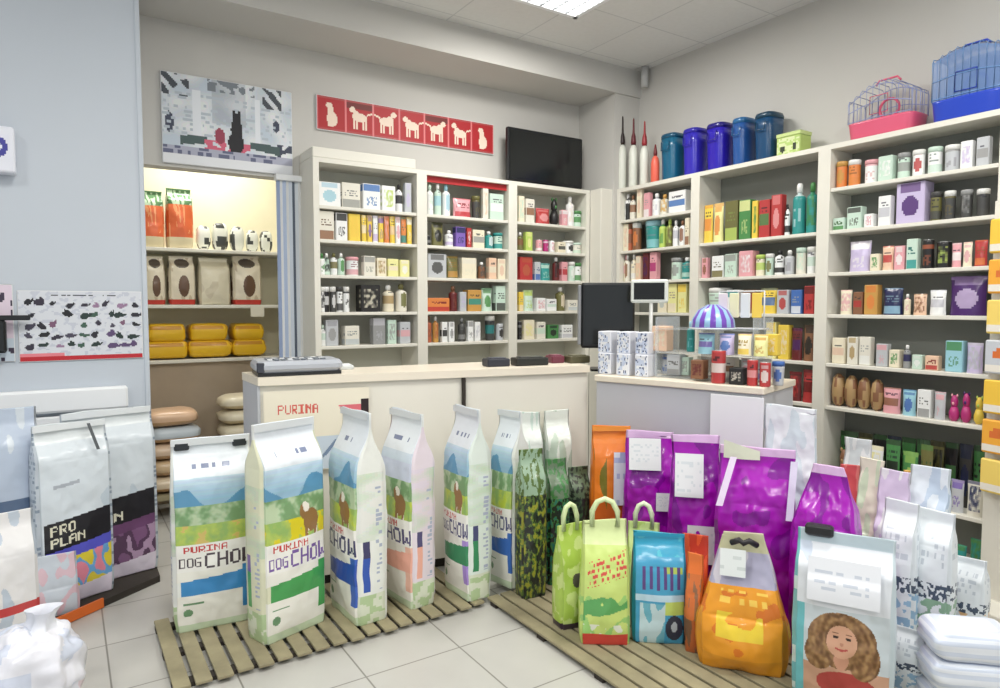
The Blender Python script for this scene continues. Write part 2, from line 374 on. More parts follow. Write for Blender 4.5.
def fill(axis, front, shelves, bay, si, items, rowname=''):
    """items: (x0, x1, ytop, kind, main, accent) measured in the photograph, placed on the shelf board"""
    z = shelves[si]; seedb = si * 31 + len(bay)
    for k, it in enumerate(items):
        x0, x1, yt, kind, a, b = it[:6]; back = it[6] if len(it) > 6 else 0
        pl = front + .03 + back
        p0 = col_at(x0, axis, pl, z); p1 = col_at(x1, axis, pl, z); pm = (p0 + p1) / 2
        wd = (p1 - p0).length - GAP; h = max(.03, at((x0 + x1) / 2, yt, axis, pl).z - z)
        lo, hi = LIM[bay]; i_ = 0 if axis == 'Y' else 1; pm[i_] = min(max(pm[i_], lo + wd / 2 + .001), hi - wd / 2 - .001)
        dep = min(.16, max(.035, wd * (.7 if kind in ('box', 'pouch') else 1)))
        if kind in ('jar', 'tub', 'can', 'bottle', 'spray', 'roll', 'toy'): dep = wd
        if kind == 'pouch': dep = min(.07, wd * .6)
        dep = min(dep, (DB if axis == 'Y' else DR) - .055 - back)
        if kind in ('jar', 'tub', 'can', 'bottle', 'spray', 'roll', 'toy'): wd = min(wd, dep)
        h = min(h, ([2.43] + shelves)[si] - z - .03)
        o = good(kind, wd, dep, h, a, b, seedb + k)
        if axis == 'Y': o.location = (pm.x, pl + dep / 2 + .002, z + .0005)
        else: o.location = (pl + dep / 2 + .002, pm.y, z + .0005); o.rotation_euler = (0, 0, -PI / 2)
        colw = a if a == b else a + ' and ' + b
        tag(o, '%s %s, %s%s on %s of %s' % (colw, KW[kind], rowname, ORD[k], SHELF[si], bay), {'pack': 'box', 'box': 'box', 'tray': 'tray', 'roll': 'chew', 'toy': 'toy', 'spray': 'bottle'}.get(kind, kind), 'goods on the %s of the %s' % (SHELF[si], bay))
def row(x0, x1, n, yt, kind, cols, yt1=None, **k):
    out = []
    for i in range(n):
        t = i / max(1, n - 1); a, b = cols[i % len(cols)]
        out.append((x0 + (x1 - x0) * i / n, x0 + (x1 - x0) * (i + 1) / n, yt + ((yt1 if yt1 is not None else yt) - yt) * t, kind, a, b))
    return out
B1, B2, B3 = 'leftmost back cabinet', 'middle back cabinet', 'back cabinet under television'
fill('Y', YC, SB, B1, 0, [(317, 340, 182, 'box', 'white', 'aqua'), (342, 361, 183, 'box', 'ivory', 'grey'), (363, 381, 184, 'box', 'white', 'blue'), (382, 396, 186, 'box', 'white', 'lime'), (397, 404, 184, 'bottle', 'white', 'black'), (405, 412, 183, 'box', 'silver', 'lilac')])
fill('Y', YC, SB, B1, 1, [(317, 333, 211, 'box', 'ivory', 'brown'), (336, 348, 213, 'box', 'white', 'black'), (349, 361, 214, 'box', 'yellow', 'yellow')] +
     row(362, 413, 9, 215, 'pouch', [('yellow', 'cream'), ('yellow', 'violet'), ('white', 'lilac'), ('yellow', 'violet'), ('orange', 'pink'), ('yellow', 'peach'), ('white', 'pink'), ('orange', 'teal'), ('yellow', 'white')], 217))
fill('Y', YC, SB, B1, 2, row(317, 346, 4, 253, 'bottle', [('white', 'green'), ('mint', 'black'), ('white', 'olive'), ('mint', 'green')]) + [(348, 361, 257, 'jar', 'white', 'pink'), (364, 376, 256, 'box', 'ivory', 'grey'), (377, 387, 258, 'box', 'cream', 'tan'), (388, 399, 259, 'box', 'lemon', 'cream'), (400, 410, 260, 'box', 'lemon', 'white')])
fill('Y', YC, SB, B1, 3, row(317, 351, 5, 287, 'jar', [('white', 'black'), ('black', 'white'), ('charcoal', 'white'), ('white', 'charcoal')]) + [(361, 381, 285, 'box', 'black', 'cream'), (385, 396, 285, 'bottle', 'cream', 'tan'), (398, 409, 284, 'bottle', 'ivory', 'olive')])
fill('Y', YC, SB, B1, 4, [(318, 325, 325, 'bottle', 'white', 'mint'), (326, 339, 320, 'box', 'silver', 'grey'), (345, 360, 326, 'box', 'ivory', 'silver'), (373, 386, 318, 'box', 'grey', 'silver'), (388, 397, 320, 'box', 'mint', 'grey'), (400, 411, 322, 'box', 'silver', 'pink')])
fill('Y', YC, SB, B2, 0, [(428, 435, 184, 'bottle', 'white', 'mint'), (436, 443, 183, 'bottle', 'mint', 'aqua'), (444, 452, 184, 'bottle', 'white', 'aqua'), (455, 473, 198, 'pouch', 'pink', 'red'), (474, 482, 196, 'tub', 'charcoal', 'olive'), (483, 489, 188, 'box', 'ivory', 'peach'), (490, 504, 194, 'box', 'mint', 'white')])
fill('Y', YC, SB, B2, 1, [(427, 432, 236, 'can', 'black', 'grey'), (433, 445, 222, 'pouch', 'olive', 'black'), (447, 455, 230, 'bottle', 'white', 'lilac'), (456, 466, 227, 'box', 'violet', 'navy'), (467, 472, 228, 'box', 'red', 'white'), (473, 485, 230, 'box', 'cream', 'grey'), (487, 495, 231, 'bottle', 'teal', 'white'), (496, 505, 233, 'jar', 'mint', 'teal')])
fill('Y', YC, SB, B2, 2, [(428, 447, 254, 'box', 'silver', 'charcoal'), (448, 460, 256, 'pouch', 'olive', 'amber'), (462, 477, 258, 'box', 'cream', 'ivory'), (480, 487, 262, 'bottle', 'brown', 'charcoal'), (489, 497, 258, 'box', 'peach', 'cream'), (498, 506, 259, 'box', 'cream', 'peach')])
fill('Y', YC, SB, B2, 3, [(427, 450, 298, 'box', 'orange', 'red'), (451, 459, 286, 'bottle', 'maroon', 'brown'), (460, 467, 292, 'box', 'silver', 'lilac'), (468, 482, 290, 'box', 'amber', 'teal'), (483, 494, 288, 'pouch', 'mint', 'green'), (496, 506, 286, 'box', 'mint', 'charcoal')])
fill('Y', YC, SB, B2, 4, [(427, 433, 315, 'bottle', 'rust', 'brown'), (434, 440, 316, 'bottle', 'amber', 'rust'), (442, 448, 322, 'box', 'white', 'black'), (449, 455, 322, 'box', 'white', 'grey'), (460, 467, 318, 'bottle', 'charcoal', 'grey'), (468, 474, 321, 'box', 'white', 'grey'), (475, 481, 322, 'box', 'white', 'silver'), (488, 497, 316, 'tub', 'charcoal', 'teal'), (498, 505, 324, 'can', 'silver', 'black')])
fill('Y', YC, SB, B3, 0, [(519, 525, 196, 'box', 'cream', 'mint'), (526, 535, 199, 'box', 'ivory', 'brown'), (538, 552, 208, 'pouch', 'red', 'pink'), (553, 561, 197, 'toy', 'black', 'green'), (562, 568, 210, 'box', 'pink', 'white'), (569, 576, 196, 'bottle', 'white', 'ivory'), (577, 585, 211, 'jar', 'mint', 'green')])
fill('Y', YC, SB, B3, 1, [(519, 525, 232, 'bottle', 'olive', 'brown'), (526, 533, 232, 'box', 'lime', 'lemon'), (538, 544, 240, 'can', 'pink', 'white'), (545, 550, 240, 'can', 'magenta', 'white'), (551, 556, 241, 'can', 'white', 'pink'), (558, 566, 242, 'tray', 'cream', 'charcoal'), (567, 576, 241, 'jar', 'white', 'black'), (577, 585, 243, 'jar', 'ivory', 'mint')])
fill('Y', YC, SB, B3, 2, [(520, 533, 257, 'box', 'red', 'rust'), (535, 541, 262, 'box', 'silver', 'blue'), (542, 552, 263, 'pouch', 'teal', 'mint'), (555, 561, 257, 'bottle', 'maroon', 'black'), (562, 568, 262, 'box', 'pink', 'red'), (570, 577, 262, 'jar', 'mint', 'white'), (578, 585, 263, 'jar', 'white', 'green')])
fill('Y', YC, SB, B3, 3, [(519, 524, 292, 'box', 'yellow', 'cream'), (525, 535, 290, 'pouch', 'mint', 'lime'), (537, 546, 298, 'tray', 'white', 'pink'), (547, 557, 299, 'tray', 'white', 'mint'), (559, 567, 287, 'bottle', 'olive', 'cream'), (568, 578, 300, 'tray', 'ivory', 'silver')])
fill('Y', YC, SB, B3, 4, [(519, 523, 322, 'can', 'black', 'grey'), (524, 535, 320, 'box', 'cream', 'lemon'), (537, 546, 322, 'box', 'ivory', 'mint'), (548, 559, 325, 'tray', 'green', 'black'), (562, 573, 325, 'box', 'white', 'silver')])
RA, RBb, RCc = 'right cabinet by corner', 'middle right cabinet', 'nearest right cabinet'
fill('X', XC, SR, RA, 0, [(616, 621, 198, 'bottle', 'black', 'charcoal'), (622, 627, 194, 'bottle', 'white', 'grey'), (628, 633, 195, 'bottle', 'ivory', 'brown'), (636, 641, 189, 'box', 'cream', 'peach'), (643, 649, 193, 'box', 'pink', 'white'), (650, 657, 193, 'bottle', 'white', 'silver'), (658, 665, 194, 'bottle', 'ivory', 'amber'), (668, 685, 191, 'box', 'white', 'blue')])
fill('X', XC, SR, RA, 1, [(616, 621, 224, 'box', 'cream', 'peach'), (622, 629, 222, 'jar', 'rust', 'brown'), (630, 637, 221, 'jar', 'brown', 'orange'), (641, 655, 219, 'tub', 'teal', 'aqua'), (657, 663, 218, 'bottle', 'lime', 'green'), (664, 670, 219, 'bottle', 'olive', 'lime'), (671, 676, 220, 'bottle', 'white', 'silver'), (677, 683, 220, 'bottle', 'white', 'brown'), (684, 689, 218, 'box', 'cream', 'brown')])
fill('X', XC, SR, RA, 2, [(616, 620, 254, 'bottle', 'cream', 'pink'), (621, 626, 254, 'bottle', 'ivory', 'brown'), (629, 634, 254, 'bottle', 'cream', 'white'), (635, 640, 256, 'box', 'peach', 'cream'), (642, 648, 252, 'box', 'maroon', 'purple'), (649, 656, 251, 'box', 'pink', 'magenta'), (668, 678, 258, 'jar', 'mint', 'grey'), (679, 688, 257, 'bottle', 'teal', 'mint')])
fill('X', XC, SR, RA, 3, [(657, 666, 288, 'box', 'cream', 'silver'), (667, 676, 284, 'box', 'lemon', 'cream'), (677, 686, 284, 'box', 'lemon', 'yellow')])
fill('X', XC, SRB, RBb, 0, [(701, 710, 205, 'pouch', 'yellow', 'orange'), (711, 721, 203, 'pouch', 'lemon', 'orange'), (724, 737, 201, 'box', 'olive', 'lime'), (738, 750, 200, 'box', 'green', 'lemon'), (751, 757, 201, 'box', 'yellow', 'green'), (758, 769, 200, 'box', 'red', 'green'), (770, 781, 195, 'box', 'red', 'pink'), (783, 788, 203, 'spray', 'white', 'black'), (789, 801, 183, 'bottle', 'teal', 'white'), (803, 814, 182, 'bottle', 'teal', 'green')])
fill('X', XC, SRB, RBb, 1, [(701, 707, 258, 'box', 'pink', 'brown'), (711, 723, 256, 'tray', 'white', 'olive'), (724, 736, 254, 'tray', 'mint', 'grey'), (738, 752, 251, 'box', 'pink', 'white'), (753, 762, 255, 'jar', 'cream', 'lime'), (763, 771, 254, 'jar', 'mint', 'olive'), (772, 781, 250, 'bottle', 'white', 'black'), (782, 791, 250, 'bottle', 'silver', 'grey'), (793, 803, 248, 'jar', 'ivory', 'mint'), (804, 814, 247, 'jar', 'white', 'mint')])
fill('X', XC, SRB, RBb, 2, [(703, 722, 288, 'tub', 'mint', 'white'), (726, 738, 290, 'box', 'white', 'teal'), (742, 755, 290, 'box', 'brown', 'red'), (757, 774, 288, 'pouch', 'yellow', 'blue'), (776, 788, 290, 'box', 'silver', 'red'), (790, 801, 290, 'box', 'blue', 'white'), (803, 814, 286, 'box', 'red', 'maroon')])
fill('X', XC, SRB, RBb, 3, [(765, 775, 322, 'box', 'lemon', 'yellow'), (777, 788, 325, 'box', 'yellow', 'cream'), (789, 800, 328, 'pouch', 'maroon', 'purple'), (801, 813, 325, 'pouch', 'brown', 'black')])
fill('X', XC, SRB, RBb, 4, [(786, 799, 372, 'pouch', 'maroon', 'red'), (800, 813, 370, 'pouch', 'red', 'maroon')])
wp = [('white', 'grey'), ('mint', 'white'), ('white', 'mint'), ('white', 'pink'), ('silver', 'white')]
fill('X', XC, SR, RCc, 0, [(832, 843, 162, 'jar', 'orange', 'amber'), (845, 857, 160, 'jar', 'orange', 'orange'), (861, 875, 160, 'jar', 'white', 'pink'), (877, 892, 156, 'box', 'mint', 'white'), (894, 907, 153, 'jar', 'mint', 'grey'), (909, 922, 150, 'jar', 'white', 'red'),
     (924, 939, 147, 'jar', 'white', 'mint'), (941, 957, 145, 'jar', 'silver', 'grey'), (959, 972, 141, 'box', 'white', 'lilac'), (975, 989, 137, 'box', 'silver', 'grey')])
fill('X', XC, SR, RCc, 1, [(832, 844, 218, 'box', 'mint', 'green'), (846, 861, 207, 'box', 'mint', 'charcoal'), (863, 873, 214, 'tray', 'white', 'pink'), (877, 890, 196, 'box', 'white', 'silver'), (895, 924, 181, 'box', 'lilac', 'purple'), (927, 939, 192, 'jar', 'olive', 'charcoal'), (941, 953, 191, 'jar', 'charcoal', 'olive'), (957, 970, 190, 'jar', 'charcoal', 'grey'), (973, 987, 189, 'jar', 'charcoal', 'charcoal')])
fill('X', XC, SR, RCc, 2, [(846, 868, 241, 'pouch', 'lilac', 'white'), (869, 879, 254, 'box', 'cream', 'green'), (880, 892, 246, 'pouch', 'peach', 'red'), (893, 904, 246, 'box', 'pink', 'white'), (905, 917, 239, 'box', 'mint', 'teal'), (919, 931, 240, 'can', 'black', 'rust'), (933, 948, 242, 'can', 'black', 'lime'), (950, 960, 243, 'pouch', 'pink', 'white'), (961, 971, 242, 'pouch', 'cream', 'pink'), (972, 986, 240, 'pouch', 'red', 'orange')])
fill('X', XC, SR, RCc, 3, [(838, 850, 290, 'pouch', 'cream', 'pink'), (852, 862, 292, 'box', 'brown', 'red'), (863, 877, 285, 'box', 'amber', 'orange'), (880, 900, 288, 'pouch', 'navy', 'aqua'), (902, 909, 294, 'bottle', 'cream', 'pink'), (911, 925, 294, 'pouch', 'peach', 'brown'), (927, 944, 290, 'pouch', 'white', 'silver'), (946, 984, 276, 'pouch', 'purple', 'lilac')])
fill('X', XC, SR, RCc, 4, [(831, 844, 338, 'box', 'cream', 'peach'), (846, 857, 337, 'box', 'ivory', 'tan'), (858, 870, 337, 'box', 'ivory', 'white'), (875, 887, 344, 'box', 'silver', 'pink'), (888, 899, 350, 'tray', 'cream', 'green'), (901, 909, 345, 'bottle', 'grey', 'navy'), (911, 922, 355, 'box', 'mint', 'white'), (924, 938, 356, 'box', 'peach', 'red'), (944, 962, 341, 'box', 'aqua', 'green'), (964, 981, 343, 'pouch', 'lilac', 'silver')])
fill('X', XC, SR, RCc, 5, row(828, 880, 4, 374, 'roll', [('tan', 'brown')], 380) + [(880, 898, 388, 'pouch', 'pink', 'brown'), (900, 914, 390, 'pouch', 'aqua', 'blue'), (916, 930, 390, 'box', 'white', 'grey'), (932, 944, 392, 'pouch', 'silver', 'pink'), (946, 957, 394, 'toy', 'magenta', 'pink'), (958, 969, 392, 'toy', 'magenta', 'purple'), (971, 982, 396, 'toy', 'yellow', 'lime')])
fill('X', XC, SR, RCc, 6, [(834, 846, 448, 'toy', 'brown', 'tan'), (848, 862, 440, 'pouch', 'cream', 'white'), (864, 880, 446, 'pouch', 'white', 'lemon'), (882, 897, 440, 'pouch', 'green', 'black'), (899, 915, 452, 'pouch', 'green', 'lime'), (917, 930, 445, 'pouch', 'olive', 'green'), (948, 962, 480, 'pouch', 'silver', 'violet'), (964, 982, 482, 'pouch', 'ivory', 'navy')])
fill('X', XC, SR, RCc, 6, row(826, 984, 11, 430, 'pouch', [('green', 'black'), ('charcoal', 'green'), ('olive', 'black'), ('black', 'green'), ('charcoal', 'navy')], 446) and [(a, b, c, d, e, f, .13) for a, b, c, d, e, f in row(826, 984, 11, 430, 'pouch', [('green', 'black'), ('charcoal', 'green'), ('olive', 'black'), ('black', 'green'), ('charcoal', 'navy')], 446)], 'back row, ')
fill('X', XC, SR, RCc, 7, [(950, 965, 545, 'pouch', 'teal', 'green'), (967, 984, 540, 'pouch', 'green', 'teal')])

# ================================================================ GOODS ON TOP OF THE CABINETS
ZT = 2.432
def bin_tub(x0, x1, yt, c, lab, lidc):
    x0 -= 3; x1 -= 8
    p0 = col_at(x0, 'X', XC + .03, ZT); p1 = col_at(x1, 'X', XC + .03, ZT); wd = (p0 - p1).length; h = at((x0 + x1) / 2, yt, 'X', XC + .03).z - ZT
    t = empty('storage_tub', (XC + .03 + .095, (p0.y + p1.y) / 2, ZT), -PI / 2); tag(t, lab, 'tub', 'plastic tubs on top of the right cabinets')
    hw = wd / 2 - .003; m = MB(); n = 26
    def ring(s, z):
        out = []
        for k in range(n):
            a = 2 * PI * k / n; ca, sa = math.cos(a), math.sin(a)
            out.append((hw * s * math.copysign(abs(ca) ** .62, ca), .092 * s * math.copysign(abs(sa) ** .62, sa), z))
        return out
    L = [ring(.84, 0), ring(.87, .01)] + [ring(.87 + .12 * k / 5, h * .84 * k / 5 + .01) for k in range(1, 6)]
    vs = sum(L, []); fs = [tuple(range(n))[::-1]]
    for i in range(len(L) - 1):
        for k in range(n): fs.append((i * n + k, i * n + (k + 1) % n, (i + 1) * n + (k + 1) % n, (i + 1) * n + k))
    fs.append(tuple(range((len(L) - 1) * n, len(L) * n)))
    m.add(vs, fs, c, True); m.build('tub_body', 'gloss', t)
    m = MB(); L = [ring(1, 0), ring(1, .02), ring(.93, .035), ring(.6, .04)]; vs = [(x, y, z + h * .84 + .012) for x, y, z in sum(L, [])]; fs = []
    for i in range(3):
        for k in range(n): fs.append((i * n + k, i * n + (k + 1) % n, (i + 1) * n + (k + 1) % n, (i + 1) * n + k))
    fs += [tuple(range(n))[::-1], tuple(range(3 * n, 4 * n))]; m.add(vs, fs, lidc, True); ld = m.build('lid', 'gloss', t)
    MB().tube([(-hw * .5, -.098, h * .8), (-hw * .45, -.105, h * .62), (hw * .45, -.105, h * .62), (hw * .5, -.098, h * .8)], .004, lidc).build('handle', 'gloss', ld)
bin_tub(660, 681, 132, (28, 98, 130), 'dark teal lidded tub atop right cabinets, leftmost of the five', (20, 80, 110))
bin_tub(682, 703, 127, (52, 44, 176), 'violet blue lidded tub beside the dark teal one, cabinet top', (44, 36, 160))
bin_tub(705, 729, 122, (44, 30, 170), 'deep violet tub in the centre of the row on cabinet top', (34, 24, 120))
bin_tub(731, 751, 117, (38, 84, 150), 'mid blue lidded tub, fourth of the row on the right cabinets', (40, 100, 150))
bin_tub(753, 778, 112, (22, 70, 110), 'tallest navy teal tub beside the lime box on cabinet top', (20, 60, 84))
# lime basket box
p = col_at(786, 'X', XC + .03, ZT)
t = empty('gift_box', (XC + .11, p.y, ZT), -PI / 2); tag(t, 'small lime green patterned box on cabinet top right of the navy tub', 'box')
mm = MB(); mm.box(-.085, .085, -.06, .06, 0, .12, (176, 200, 110), bev=.004)
mm.grid(lambda u, v: (-.08 + .16 * u, -.0608, .006 + .108 * v), 14, 10, lambda u, v: (40, 50, 30) if ell(u, v, .25, .35, .14, .2) or ell(u, v, .78, .4, .1, .25) else ((214, 224, 170) if nz(u, v, 6, 3) > 0 else (180, 206, 116)), False)
mm.build('carton', 'paint', t); MB().box(-.088, .088, -.063, .063, .121, .145, (196, 214, 140), bev=.003).build('lid', 'paint', t)
# white bottles with dark red caps at the corner
for k, (px_, yt, lab) in enumerate(((622, 115, 'white bottle with black nozzle cap, first in the corner on cabinet top'), (633, 117, 'white bottle with dark red nozzle, second in the corner on cabinet top'), (644, 120, 'white bottle with red nozzle, third in the corner on cabinet top'))):
    p = col_at(px_, 'X', XC + .06, ZT); h = at(px_, yt, 'X', XC + .06).z - ZT
    t = empty('squeeze_bottle', (XC + .06, p.y, ZT)); tag(t, lab, 'bottle', 'white nozzle bottles on the corner cabinet')
    r = .036; hb = h * .60
    MB().lathe([(r * .9, 0), (r, .01), (r, hb * .8), (r * .8, hb * .92), (r * .4, hb)], (222, 224, 214), 20).build('bottle_body', 'plastic', t)
    MB().lathe([(r * .5, 0), (r * .62, .02), (r * .5, .07), (r * .26, .10), (r * .18, h * .36), (r * .1, h * .38)], ((40, 26, 26), (96, 24, 34), (150, 36, 46))[k], 14, (0, 0, hb)).build('nozzle', 'plastic', t)
p = col_at(655, 'X', XC + .05, ZT)
t = empty('squeeze_bottle', (XC + .05, p.y, ZT)); tag(t, 'short coral red bottle with dark cap beside the dark teal tub', 'bottle')
MB().lathe([(.03, 0), (.034, .01), (.034, .15), (.026, .19), (.012, .21)], (232, 104, 84), 18).build('bottle_body', 'plastic', t)
MB().lathe([(.014, 0), (.016, .02), (.012, .05), (.005, .09)], (110, 30, 36), 12, (0, 0, .21)).build('nozzle', 'plastic', t)

def cage(px0, px1, yt, tray_h, cbase, cw, lab, dome=True, film=None):
    p0 = col_at(px0, 'X', XC + .01, ZT); p1 = col_at(px1, 'X', XC + .01, ZT); wd = abs(p0.y - p1.y); H = at(px1 - 10, yt, 'X', XC + .01).z - ZT
    t = empty('pet_cage', (XC + .12, (p0.y + p1.y) / 2, ZT), -PI / 2); tag(t, lab, 'cage')
    hw = wd / 2; hd = .108; m = MB()
    n = 28
    def ring(s, z): return [(hw * s * math.copysign(abs(math.cos(2 * PI * k / n)) ** .35, math.cos(2 * PI * k / n)), hd * s * math.copysign(abs(math.sin(2 * PI * k / n)) ** .35, math.sin(2 * PI * k / n)), z) for k in range(n)]
    L = [ring(.9, 0), ring(.93, .01), ring(.98, tray_h * .9), ring(1, tray_h)]; vs = sum(L, []); fs = [tuple(range(n))[::-1]]
    for i in range(3):
        for k in range(n): fs.append((i * n + k, i * n + (k + 1) % n, (i + 1) * n + (k + 1) % n, (i + 1) * n + k))
    fs.append(tuple(range(3 * n, 4 * n))); m.add(vs, fs, cbase, True).build('tray', 'gloss', t)
    g = MB(); r = .0022
    def prof(q):   # q 0..1 across width: height of the roof
        return tray_h + (H - tray_h) * ((.62 + .38 * math.sin(PI * q)) if dome else (.8 + .2 * min(1, 2.2 * min(q, 1 - q) + .3)))
    nb = max(9, int(wd / .035))
    for i in range(nb + 1):
        q = i / nb; x = -hw * .93 + 2 * hw * .93 * q; z = prof(q)
        for s in (-1, 1): g.tube([(x, s * hd * .9, tray_h), (x, s * hd * .9, z - .02), (x, s * hd * .7, z)], r, cw, 5)
        g.tube([(x, -hd * .7, z), (x, hd * .7, z)], r, cw, 5)
    for s in (-1, 1):
        for f in (.05, .45, .9): g.tube([(-hw * .93 + 2 * hw * .93 * i / 12, s * hd * (.9 if f < .9 else .72), tray_h + (prof(i / 12) - tray_h) * f) for i in range(13)], r * 1.3, cw, 5)
    for s in (-1, 1):
        for k in range(5): y = -hd * .8 + k * hd * .4; g.tube([(s * hw * .93, y, tray_h), (s * hw * .93, y, prof(0))], r, cw, 5)
    wt = g.build('wire_top', 'plastic', t)
    # handle, door and things inside the cage
    MB().tube([(-.07, 0, prof(.4)), (-.05, 0, H + .02), (.05, 0, H + .02), (.07, 0, prof(.6))], .006, cbase).build('handle', 'gloss', wt)
    MB().tube([(-.05, -hd * .92, tray_h + .03), (.05, -hd * .92, tray_h + .03), (.05, -hd * .92, tray_h + .13), (-.05, -hd * .92, tray_h + .13)], .003, cbase, 6, True).build('door', 'gloss', wt)
    h = MB(); h.tube([(.0 + .055 * math.cos(a * PI / 8), .02, tray_h + .075 + .055 * math.sin(a * PI / 8)) for a in range(16)], .008, cbase, 6, True); h.build('exercise_wheel', 'gloss', t)
    if film: 
        f = MB(); f.grid(lambda u, v: (-hw * .9 + 1.8 * hw * u, -hd * .7 + 1.4 * hd * v, prof(u) - .006), 14, 4, lambda u, v: film); f.build('roof_panel', M['acr_blue'], t)
        f = MB(); f.grid(lambda u, v: (-hw * .91 + 1.82 * hw * u, -hd * .88, tray_h + (prof(u) - .02 - tray_h) * v), 14, 4, lambda u, v: film); f.build('front_panel', M['acr_blue'], t)
        f = MB(); f.grid(lambda u, v: (-hw * .91 + 1.82 * hw * u, hd * .88, tray_h + (prof(u) - .02 - tray_h) * v), 14, 4, lambda u, v: film); f.build('rear_panel', M['acr_blue'], t)
    return t
M['acr_blue'] = mat('tinted_acrylic', .2, (120, 150, 200), alpha=.6)
cage(844, 912, 72, .095, (222, 96, 126), (150, 160, 200), 'small pet cage with pink tray and wire dome on the cabinet top')
cage(927, 1003, 34, .11, (40, 70, 190), (110, 150, 200), 'large pet cage with royal blue tray and blue wires on cabinet top', dome=False, film=(130, 160, 210))
p = col_at(853, 'X', XC + .02, ZT)

# television on the back cabinet
t = empty('television', (3.42, YC + .16, 2.431)); tag(t, 'black flat television standing on top of the back wall cabinet', 'television')
cs = MB().box(-.39, .39, -.02, .02, .035, .46, bev=.008).build('casing', 'black', t); MB().box(-.37, .37, -.0225, -.0205, .055, .44).build('screen', 'screen', cs)
MB().box(-.03, .03, -.01, .02, .008, .036).build('neck', 'black', t); MB().box(-.14, .14, -.09, .08, 0, .01, bev=.003).build('stand', 'black', t)
# dark pipe end in the ceiling corner
o = MB().lathe([(.03, 0), (.03, .16)], (200, 200, 198), 14).build('ceiling_pipe', 'plastic', None, (4.12, 4.12, ZC - .165)); tag(o, 'short pale pipe in the ceiling corner at the end of the beam', 'pipe')

# ================================================================ WALL PICTURES
def wall_panel(name, lab, cat, x0, x1, z0, z1, y, nu, nv, paint, th=.02, m='paint'):
    b = MB(); b.box(x0, x1, y - th, y - .001, z0, z1, (225, 226, 228), bev=.003)
    b.grid(lambda u, v: (x0 + .004 + u * (x1 - x0 - .008), y - th - .0008, z0 + .004 + v * (z1 - z0 - .008)), nu, nv, paint, False)
    o = b.build(name, m); tag(o, lab, cat); return o
def city(u, v):
    if v < .10: return (226, 228, 232)
    if v < .20: return (96, 100, 128) if tex(u, v, 14, .75, 2) and u < .86 else (170, 172, 190)
    for a, b, ra, rb in ((.545, .30, .062, .13), (.55, .46, .045, .14), (.553, .60, .034, .055)):
        if ell(u, v, a, b, ra, rb): return (28, 26, 32)
    if abs(u - .53) < .012 and .62 < v < .68 or abs(u - .575) < .012 and .62 < v < .68: return (28, 26, 32)
    if ell(u, v, .42, .36, .04, .09): return (150, 60, 80)
    if v < .30 and .3 < u < .66 and nz(u, v, 16, 4) > -.1: return (206, 96, 120)
    if v < .34 and (.12 < u < .32 or .66 < u < .9) and abs(v - (.34 - .2 * abs(u - .5))) < .05: return (70, 90, 90)
    if v > .76 and (u < .2 or .76 < u < .92) and abs((u + v * .6) * 9 % 1 - .5) < .28 and nz(u, v, 9, 6) > -.3: return (70, 76, 84)
    if v > .86 and .33 < u < .7 and nz(u, v, 20, 9) > -.05: return (120, 128, 136)
    if .3 < v < .85 and (.22 < u < .28 or .7 < u < .74): return (226, 230, 236)
    if .34 < v < .8 and tex(u, v, 16, .1, 5): return (180, 190, 200)
    if ell(u, v, .05, .45, .03, .12) or ell(u, v, .87, .56, .03, .07) or (u > .88 and v < .35 and nz(u, v, 14, 2) > 0): return (60, 66, 86)
    k = nz(u, v, 6, 1)
    if .36 < u < .62 and v > .5: return mix((176, 184, 192), (206, 210, 216), k + .5)
    return mix((196, 206, 216), (232, 234, 236), k + .5)
wall_panel('wall_picture', 'framed print of a seated black dog before pale buildings, above the opening', 'picture', .545, 1.35, 2.345, 2.905, YB, 96, 66, city)
def animal(u, v, k):   # u,v in tile
    if k in (0, 6):    # sitting animal
        return ell(u, v, .52, .34, .20, .22) or ell(u, v, .47, .58, .12, .16) or ell(u, v, .42, .74, .13, .09) or (abs(u - .40) < .05 and v < .4 and v > .12)
    b = ell(u, v, .5, .52, .30, .13)
    hx = .22 if k % 2 else .80
    head = ell(u, v, hx, .70 + .03 * (k % 3), .12, .085) or ell(u, v, (hx + .5) / 2, .61, .13, .10)
    legs = any(abs(u - a) < .035 and .16 < v < .5 for a in (.27, .38, .64, .74))
    tail = abs(v - (.55 + .25 * abs(u - .5))) < .03 and (u > .78 if k % 2 else u < .24)
    return b or head or legs or tail
def banner(u, v):
    n = 7; k = int(u * n); q = u * n - k
    if q > .96 or q < .04: return (216, 120, 124)
    if v < .06 or v > .95: return (170, 70, 70)
    if animal((q - .04) / .92, v, k): return (236, 214, 196)
    if k % 3 == 1 and v > .76: return (110, 30, 30)
    return (172, 26, 34)
wall_panel('wall_banner', 'long red banner with cream animal silhouettes on the back wall', 'banner', 1.52, 2.985, 2.685, 2.925, YB, 210, 34, banner)
def fauna(u, v):
    if v < .07: return (188, 34, 46)
    if v < .11 and u < .35: return (228, 130, 140)
    if .93 < v < .965 and .25 < u < .8: return (50, 50, 60) if tex(u, v, 20, .7, 1) else (210, 214, 222)
    for a, b, ra, rb, c in SP:
        du, dv = u - a, v - b; t_ = c[1]; x = du * math.cos(t_) + dv * math.sin(t_); y = -du * math.sin(t_) + dv * math.cos(t_)
        if (x / ra) ** 2 + (y / rb) ** 2 < 1 or ((x - ra * .9) / (ra * .4)) ** 2 + ((y - rb * .7) / (rb * .7)) ** 2 < 1: return c[0]
    return (214, 217, 224) if nz(u, v, 20, 3) > -.2 else (196, 200, 212)
SP = []
rr = random.Random(3)
